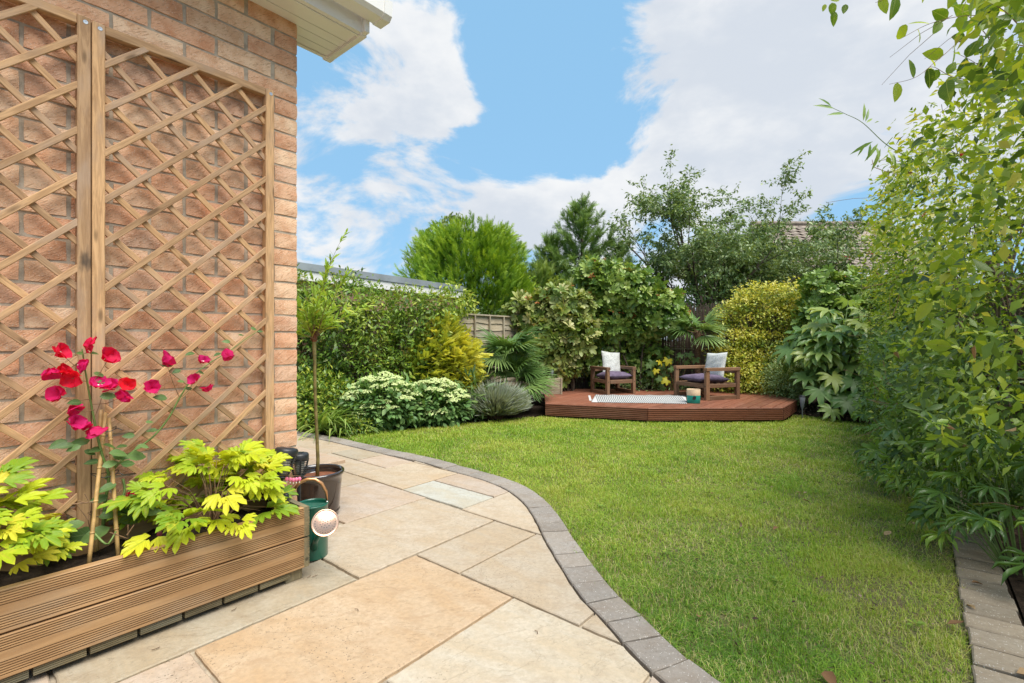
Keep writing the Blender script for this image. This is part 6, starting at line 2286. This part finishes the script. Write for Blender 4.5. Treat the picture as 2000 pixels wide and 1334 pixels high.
P, O = hedge_pts(33000, .40)
near = np.linalg.norm(P[:, :2], axis=1)
Q, OO = cluster(P, O, 2, .028)
hgt = Q[:, 2]
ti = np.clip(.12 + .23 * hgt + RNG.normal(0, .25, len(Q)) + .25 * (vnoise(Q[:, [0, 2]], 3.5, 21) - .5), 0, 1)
szs = RNG.uniform(.022, .056, len(Q)) * (1 + .15 * (RNG.random(len(Q)) > .8))
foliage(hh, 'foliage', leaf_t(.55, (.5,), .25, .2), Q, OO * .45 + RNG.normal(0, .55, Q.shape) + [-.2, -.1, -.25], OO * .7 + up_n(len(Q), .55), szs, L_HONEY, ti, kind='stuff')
# tangled dry stems
tg_ = MB()
P, O = hedge_pts(520, .25)
for p, o_ in zip(P, O):
    if p[1] < 2.7: continue
    d = Vector(nrm(RNG.normal(0, 1, 3) + np.array([hdir[0], hdir[1], .3]) * .5 + o_ * .3))
    pts = [Vector(p) - hh.location]
    for k in range(5):
        d = (d + Vector((random.gauss(0, .25), random.gauss(0, .25), random.gauss(-.05, .25)))).normalized()
        pts.append(pts[-1] + d * random.uniform(.04, .09))
    tg_.tube(pts, [random.uniform(.0010, .0028)] * 6, 4, cap=False)
tg_.build('tangled_stems', M_STEMB, hh)['kind'] = 'stuff'
br = MB()
for k in range(30):
    f_ = random.uniform(.12, 1.05)
    c_ = A0 + hdir * hl * f_ + hn * random.uniform(-.95, -.65)
    p = Vector((c_[0], c_[1], 0)) - hh.location
    br.tube([p, p + Vector((random.uniform(-.1, .1), random.uniform(-.1, .1), .7)), p + Vector((random.uniform(-.25, .2), random.uniform(-.2, .2), 1.5)), p + Vector((random.uniform(-.3, .2), random.uniform(-.3, .2), 2.1))], [.018, .014, .010, .005], 6)
br.build('branches', M_BARK, hh)
# the nearest leaves, each its own
HL = [mesh_np('leaf', *leaf_t(w_, (.15, .35, .6, .85), .18, c_), smooth=True) for w_, c_ in ((.56, .1), (.62, .22), (.50, .3), (.6, .0))]
for m0 in HL: m0.materials.append(L_HONEYI)
P, O = hedge_pts(9000, .10)
s_ = (P[:, :2] - A0) @ hn
near = np.linalg.norm(P - [0, 0, 1], axis=1)
px = CX + F * P[:, 0] / P[:, 1]
sel = (near < 3.8) & (near > 1.9) & (px < 2060) & (s_ > -.55) & (P[:, 2] > .75)
P, O = P[sel], O[sel]
k = min(150, len(P))
P, O = P[:k], O[:k]
place_leaves(hh, 'leaf', HL, P + O * .03, O * .3 + RNG.normal(0, .5, P.shape) + [-.35, -.1, -.35], O * .8 + np.array([-.3, -.3, .5]) + RNG.normal(0, .3, P.shape), RNG.uniform(.045, .082, k))
DL = [mesh_np('withered_leaf', *leaf_t(.5, (.3, .6, .85), .7, c_)) for c_ in (.5, -.4)]
for m0 in DL: m0.materials.append(L_BROWN)
P, O = hedge_pts(1500, .06)
px = CX + F * P[:, 0] / P[:, 1]
sel = (px < 2040) & ((P[:, :2] - A0) @ hn > -.5)
P, O = P[sel][:90], O[sel][:90]
place_leaves(hh, 'withered_leaf', DL, P, RNG.normal(size=P.shape) + [0, 0, -.8], O + RNG.normal(0, .5, P.shape), RNG.uniform(.025, .05, len(P)))

# arching sprays against the sky
sy = MB()
SPR = [([(2010, 40, 2.0), (1900, 30, 1.95), (1820, 45, 1.9), (1760, 75, 1.88)], 12, 1.0), ([(2000, 90, 2.1), (1900, 70, 2.05), (1840, 110, 2.0), (1790, 150, 1.98), (1735, 165, 1.96)], 9, .9),
       ([(1990, -10, 1.8), (1880, -25, 1.8), (1790, -20, 1.8), (1710, 5, 1.8)], 10, 1.0), ([(1920, 160, 2.1), (1860, 150, 2.1), (1820, 130, 2.1), (1800, 150, 2.1)], 9, .9),
       ([(1960, 120, 2.0), (1920, 60, 2.0), (1880, 20, 2.0), (1850, -20, 2.0)], 10, 1.0), ([(1990, 200, 2.05), (1940, 150, 2.0), (1900, 120, 2.0), (1860, 100, 2.0)], 9, .9), ([(1900, 330, 2.5), (1850, 290, 2.5), (1810, 300, 2.5), (1770, 290, 2.5)], 8, .8), ([(2000, 60, 1.7), (1960, 20, 1.7), (1920, 0, 1.7)], 7, 1.0)]
P, D, Nn, S = [], [], [], []
for pts, nlv, sc in SPR:
    W_ = np.array([np.array(at(*p)) for p in pts])
    cu = crom(W_, .02)
    MB().tube([Vector(p) - hh.location for p in cu], list(np.linspace(.0022, .0007, len(cu))), 5).build('vine_stem', M_STEMB, hh)
    for q in range(nlv):
        f_ = (q + .7) / nlv
        i_ = min(len(cu) - 2, int(f_ * (len(cu) - 1)))
        ax = nrm(cu[i_ + 1] - cu[i_])
        sd_ = (1 if q % 2 else -1)
        lat = np.cross(ax, [0, -1, 0]) * sd_
        P.append(cu[i_]); D.append(ax * .35 + lat * .8 + np.array([0, -.1, -.3]) + RNG.normal(0, .25, 3)); Nn.append(np.array([-.2, -1, -.3]) + RNG.normal(0, .55, 3)); S.append(sc * random.uniform(.055, .092))
place_leaves(hh, 'leaf', HL, np.array(P), np.array(D), np.array(Nn), S)
for a_, b_ in (((1860, 30, 1.9), (1738, 112, 1.92)), ((1830, 60, 1.95), (1722, 166, 1.95)), ((1900, 50, 1.9), (1806, 115, 1.9)), ((1990, 990, 1.75), (1900, 985, 1.78)), ((2000, 740, 1.8), (1905, 735, 1.85))):
    p0, p1 = at(*a_) - hh.location, at(*b_) - hh.location
    MB().tube([p0, p0.lerp(p1, .5) + Vector((0, 0, .012)), p1], [.0012, .0009, .0006], 4).build('vine_stem', M_TWIG, hh)
# hanging leaf sprig in the top edge of the view
P = [np.array(at(x, y, 1.8)) for x, y in ((1612, 8), (1625, 5), (1628, 22), (1652, 8), (1718, -5), (1640, 0))]
place_leaves(hh, 'leaf', HL, P, [[-.2, 0, -.6], [.1, 0, -1], [.1, 0, -1], [-.2, 0, -.8], [.4, 0, -.8], [-.8, 0, .1]], [[-.3, -1, .1]] * 6, [.028, .045, .05, .038, .065, .03])
# bamboo-like shoot
bs = empty('jasmine_shoot', at(1760, 300, 2.75), 0, 'thin wispy shoot with narrow leaves reaching left from the hedge', 'plant')
sm = MB()
cu = crom(np.array([np.array(at(*p)) for p in ((1800, 320, 2.75), (1735, 285, 2.75), (1685, 240, 2.75), (1650, 222, 2.75), (1620, 208, 2.75))]), .02)
sm.tube([Vector(p) - bs.location for p in cu], list(np.linspace(.003, .0012, len(cu))), 5)
sm.build('stem', M_STEMG, bs)
nlf = mesh_np('leaf', *leaf_t(.17, (.3, .65), .2, .2), smooth=True)
nlf.materials.append(L_SWORD)
P, D = [], []
for x, y, dx, dz in ((1630, 212, -1, .2), (1648, 222, -1, -.1), (1690, 238, .4, 1), (1686, 236, .1, 1), (1692, 240, .8, .6), (1690, 280, -.5, -1), (1700, 280, -.2, -1), (1710, 285, .1, -1), (1720, 290, -.3, -1), (1735, 292, 0, -1), (1745, 300, .4, -1), (1705, 276, -1, -.5), (1715, 280, -.6, -.8), (1760, 305, .2, -1), (1775, 312, -.2, -1), (1624, 208, -.8, .5)):
    P.append(np.array(at(x, y, 2.75))); D.append([dx, random.gauss(-.1, .3), dz])
place_leaves(bs, 'leaf', [nlf], P, D, [[0, -1, .3]] * len(P), [random.uniform(.07, .13) for _ in P])

# hellebores and other low leaves along the border
HE = [palmate(7, 3.7, 1, .55, .12, L_HELL, s_, droop=.35) for s_ in range(5)]
HD_ = [(.02, -.08, .46, 'nearest'), (.13, .03, .50, 'second nearest'), (.28, .05, .52, 'third nearest'), (.45, .05, .52, 'fourth farthest'), (.64, .05, .5, 'third farthest'), (.82, .04, .5, 'second farthest'), (1.0, .0, .5, 'farthest')]
for f_, o_, h_, word in HD_:
    c_ = A0 + hdir * hl * f_ + hn * (o_ - .15)
    t = empty('hellebore', (c_[0], c_[1], 0), 0, word + ' of the dark green hellebores along the right edging', 'plant', 'hellebores along the right edging')
    sb_ = MB()
    P, D, Nn, S = [], [], [], []
    for q in range(58):
        a = random.uniform(0, 6.28)
        rr = math.sqrt(random.random()) * .34
        z = max(.07, h_ * (1.15 - .9 * (rr / .34) ** 2) * random.uniform(.25, 1.15) + .06)
        p = np.array([c_[0] + rr * math.cos(a), c_[1] + rr * math.sin(a), z])
        P.append(p); D.append([math.cos(a) - .2, math.sin(a) - .3, -.25 + random.gauss(0, .2)]); Nn.append(np.array([math.cos(a) * .4 - .25, math.sin(a) * .4 - .3, 1]) + RNG.normal(0, .2, 3)); S.append(random.uniform(.085, .135))
        pl_ = Vector(p) - t.location
        sb_.tube([(pl_.x * .25, pl_.y * .25, 0), (pl_.x * .6, pl_.y * .6, pl_.z * .8), pl_], [.0026, .0022, .0018], 5)
    place_leaves(t, 'leaf', HE, P, D, Nn, S)
    sb_.build('stems', M_STEMG, t)
# glossy mid-height leaves between hellebores and honeysuckle
PE = [whorl_mesh(s_, L_HELL, 6, .34) for s_ in range(4)]
pe = empty('glossy_climber', (3.0, 3.7, 0), 0, 'glossy dark-leaved climber filling the lower face of the right hedge', 'shrub')
P, O = [], []
Pq, Oq = hedge_pts(14000, .12)
sq = (Pq[:, :2] - A0) @ hn
sel = (Pq[:, 2] < 1.05) & (Pq[:, 2] > .22) & (sq > -.5) & (np.linalg.norm(Pq[:, :2], axis=1) > 2.75)
Pq, Oq = Pq[sel], Oq[sel]
k = min(300, len(Pq))
place_leaves(pe, 'leaf_whorl', PE, Pq[:k] + Oq[:k] * .05, RNG.normal(size=(k, 3)), Oq[:k] * .6 + np.array([-.35, -.35, .5]) + RNG.normal(0, .3, (k, 3)), RNG.uniform(.05, .09, k))
m0 = len(Pq[k:])
pe_o = foliage(pe, 'foliage', whorl(2, 5, .34), Pq[k:], RNG.normal(size=(m0, 3)), Oq[k:] + np.array([-.3, -.3, .4]) + RNG.normal(0, .4, (m0, 3)), RNG.uniform(.05, .085, m0), L_DARK, kind='stuff')
# red berries
bm_ = MB()
for px, py, Y in ((1740, 415, 4.3), (1805, 418, 3.6), (1700, 495, 4.8), (1655, 505, 5.5), (1880, 300, 2.4)):
    for q in range(4):
        c_ = at(px + random.uniform(-5, 5), py + random.uniform(-4, 4), Y) - hh.location
        bm_.lathe([(.0005, -.006), (.006, -.002), (.006, .003), (.0005, .007)], 7, tuple(c_))
bm_.build('berries', plain('red_berry', (.45, .02, .015), .3, .5), hh)

# ------------------------------------------------------------------ small litter
fl_m = [mesh_np('fallen_leaf', *leaf_t(.6, (.3, .6, .85), .5, c_)) for c_ in (.2, -.3, .4)]
for m0 in fl_m: m0.materials.append(L_BROWN)
FLV = [(1390, 968, .05, 'dark curled leaf lying alone in the middle of the lawn'), (1565, 966, .045, 'rust-brown leaf on the lawn, upper of a close pair'), (1568, 980, .04, 'dark brown leaf on the lawn, lower of a close pair'),
       (1520, 1034, .04, 'small dark leaf on the lawn below the close pair'), (1727, 1050, .05, 'pale brown leaf on worn turf near the right edging'), (1365, 1212, .035, 'small brown leaf on the lawn near the curved block edging'),
       (1610, 1318, .06, 'tan leaf on the lawn at the bottom photo edge'), (1850, 1225, .05, 'brown leaf where the lawn meets the right edging'), (1830, 1000, .05, 'brown leaf beneath the hellebores at the lawn border')]
for i, (px, py, s_, lab) in enumerate(FLV):
    g_ = G(px, py)
    a = random.uniform(0, 6.28)
    M = Matrix.Translation((g_[0], g_[1], .012)) @ Matrix.Rotation(a, 4, 'Z') @ Matrix.Rotation(random.uniform(-.3, .3), 4, 'Y') @ Matrix.Diagonal((s_, s_, s_, 1))
    tag(obj('fallen_leaf', fl_m[i % 3], None, None, M), lab, 'leaf', 'fallen leaves on the lawn')
for i, (px, py, s_, lab) in enumerate(((1985, 1320, .07, 'large flat tan leaf lying on the right edging blocks'), (1897, 1142, .05, 'thin reddish leaf on the far part of the right edging'), (1905, 1195, .05, 'narrow dry leaf on the middle right edging blocks'))):
    g_ = G(px, py)
    M = Matrix.Translation((g_[0], g_[1], .009)) @ Matrix.Rotation(random.uniform(0, 6.28), 4, 'Z') @ Matrix.Diagonal((s_ * (.5 if i else 1), s_, s_, 1))
    tag(obj('dry_leaf', fl_m[0], None, None, M), lab, 'leaf')
# fallen twigs and seed husks on the paving
tw_ = MB()
for px, py in ((296, 1272), (600, 1130), (610, 1128), (452, 1195), (700, 1195), (1050, 1240)):
    g_ = G(px, py)
    a = random.uniform(0, 3)
    tw_.tube([(g_[0], g_[1], .004), (g_[0] + .012 * math.cos(a), g_[1] + .012 * math.sin(a), .005), (g_[0] + .022 * math.cos(a + .4), g_[1] + .022 * math.sin(a + .4), .004)], .0012, 4)
tag(tw_.build('paving_litter', M_TWIG), 'tiny dry twigs and husks scattered on the sandstone paving', 'litter', None, 'stuff')
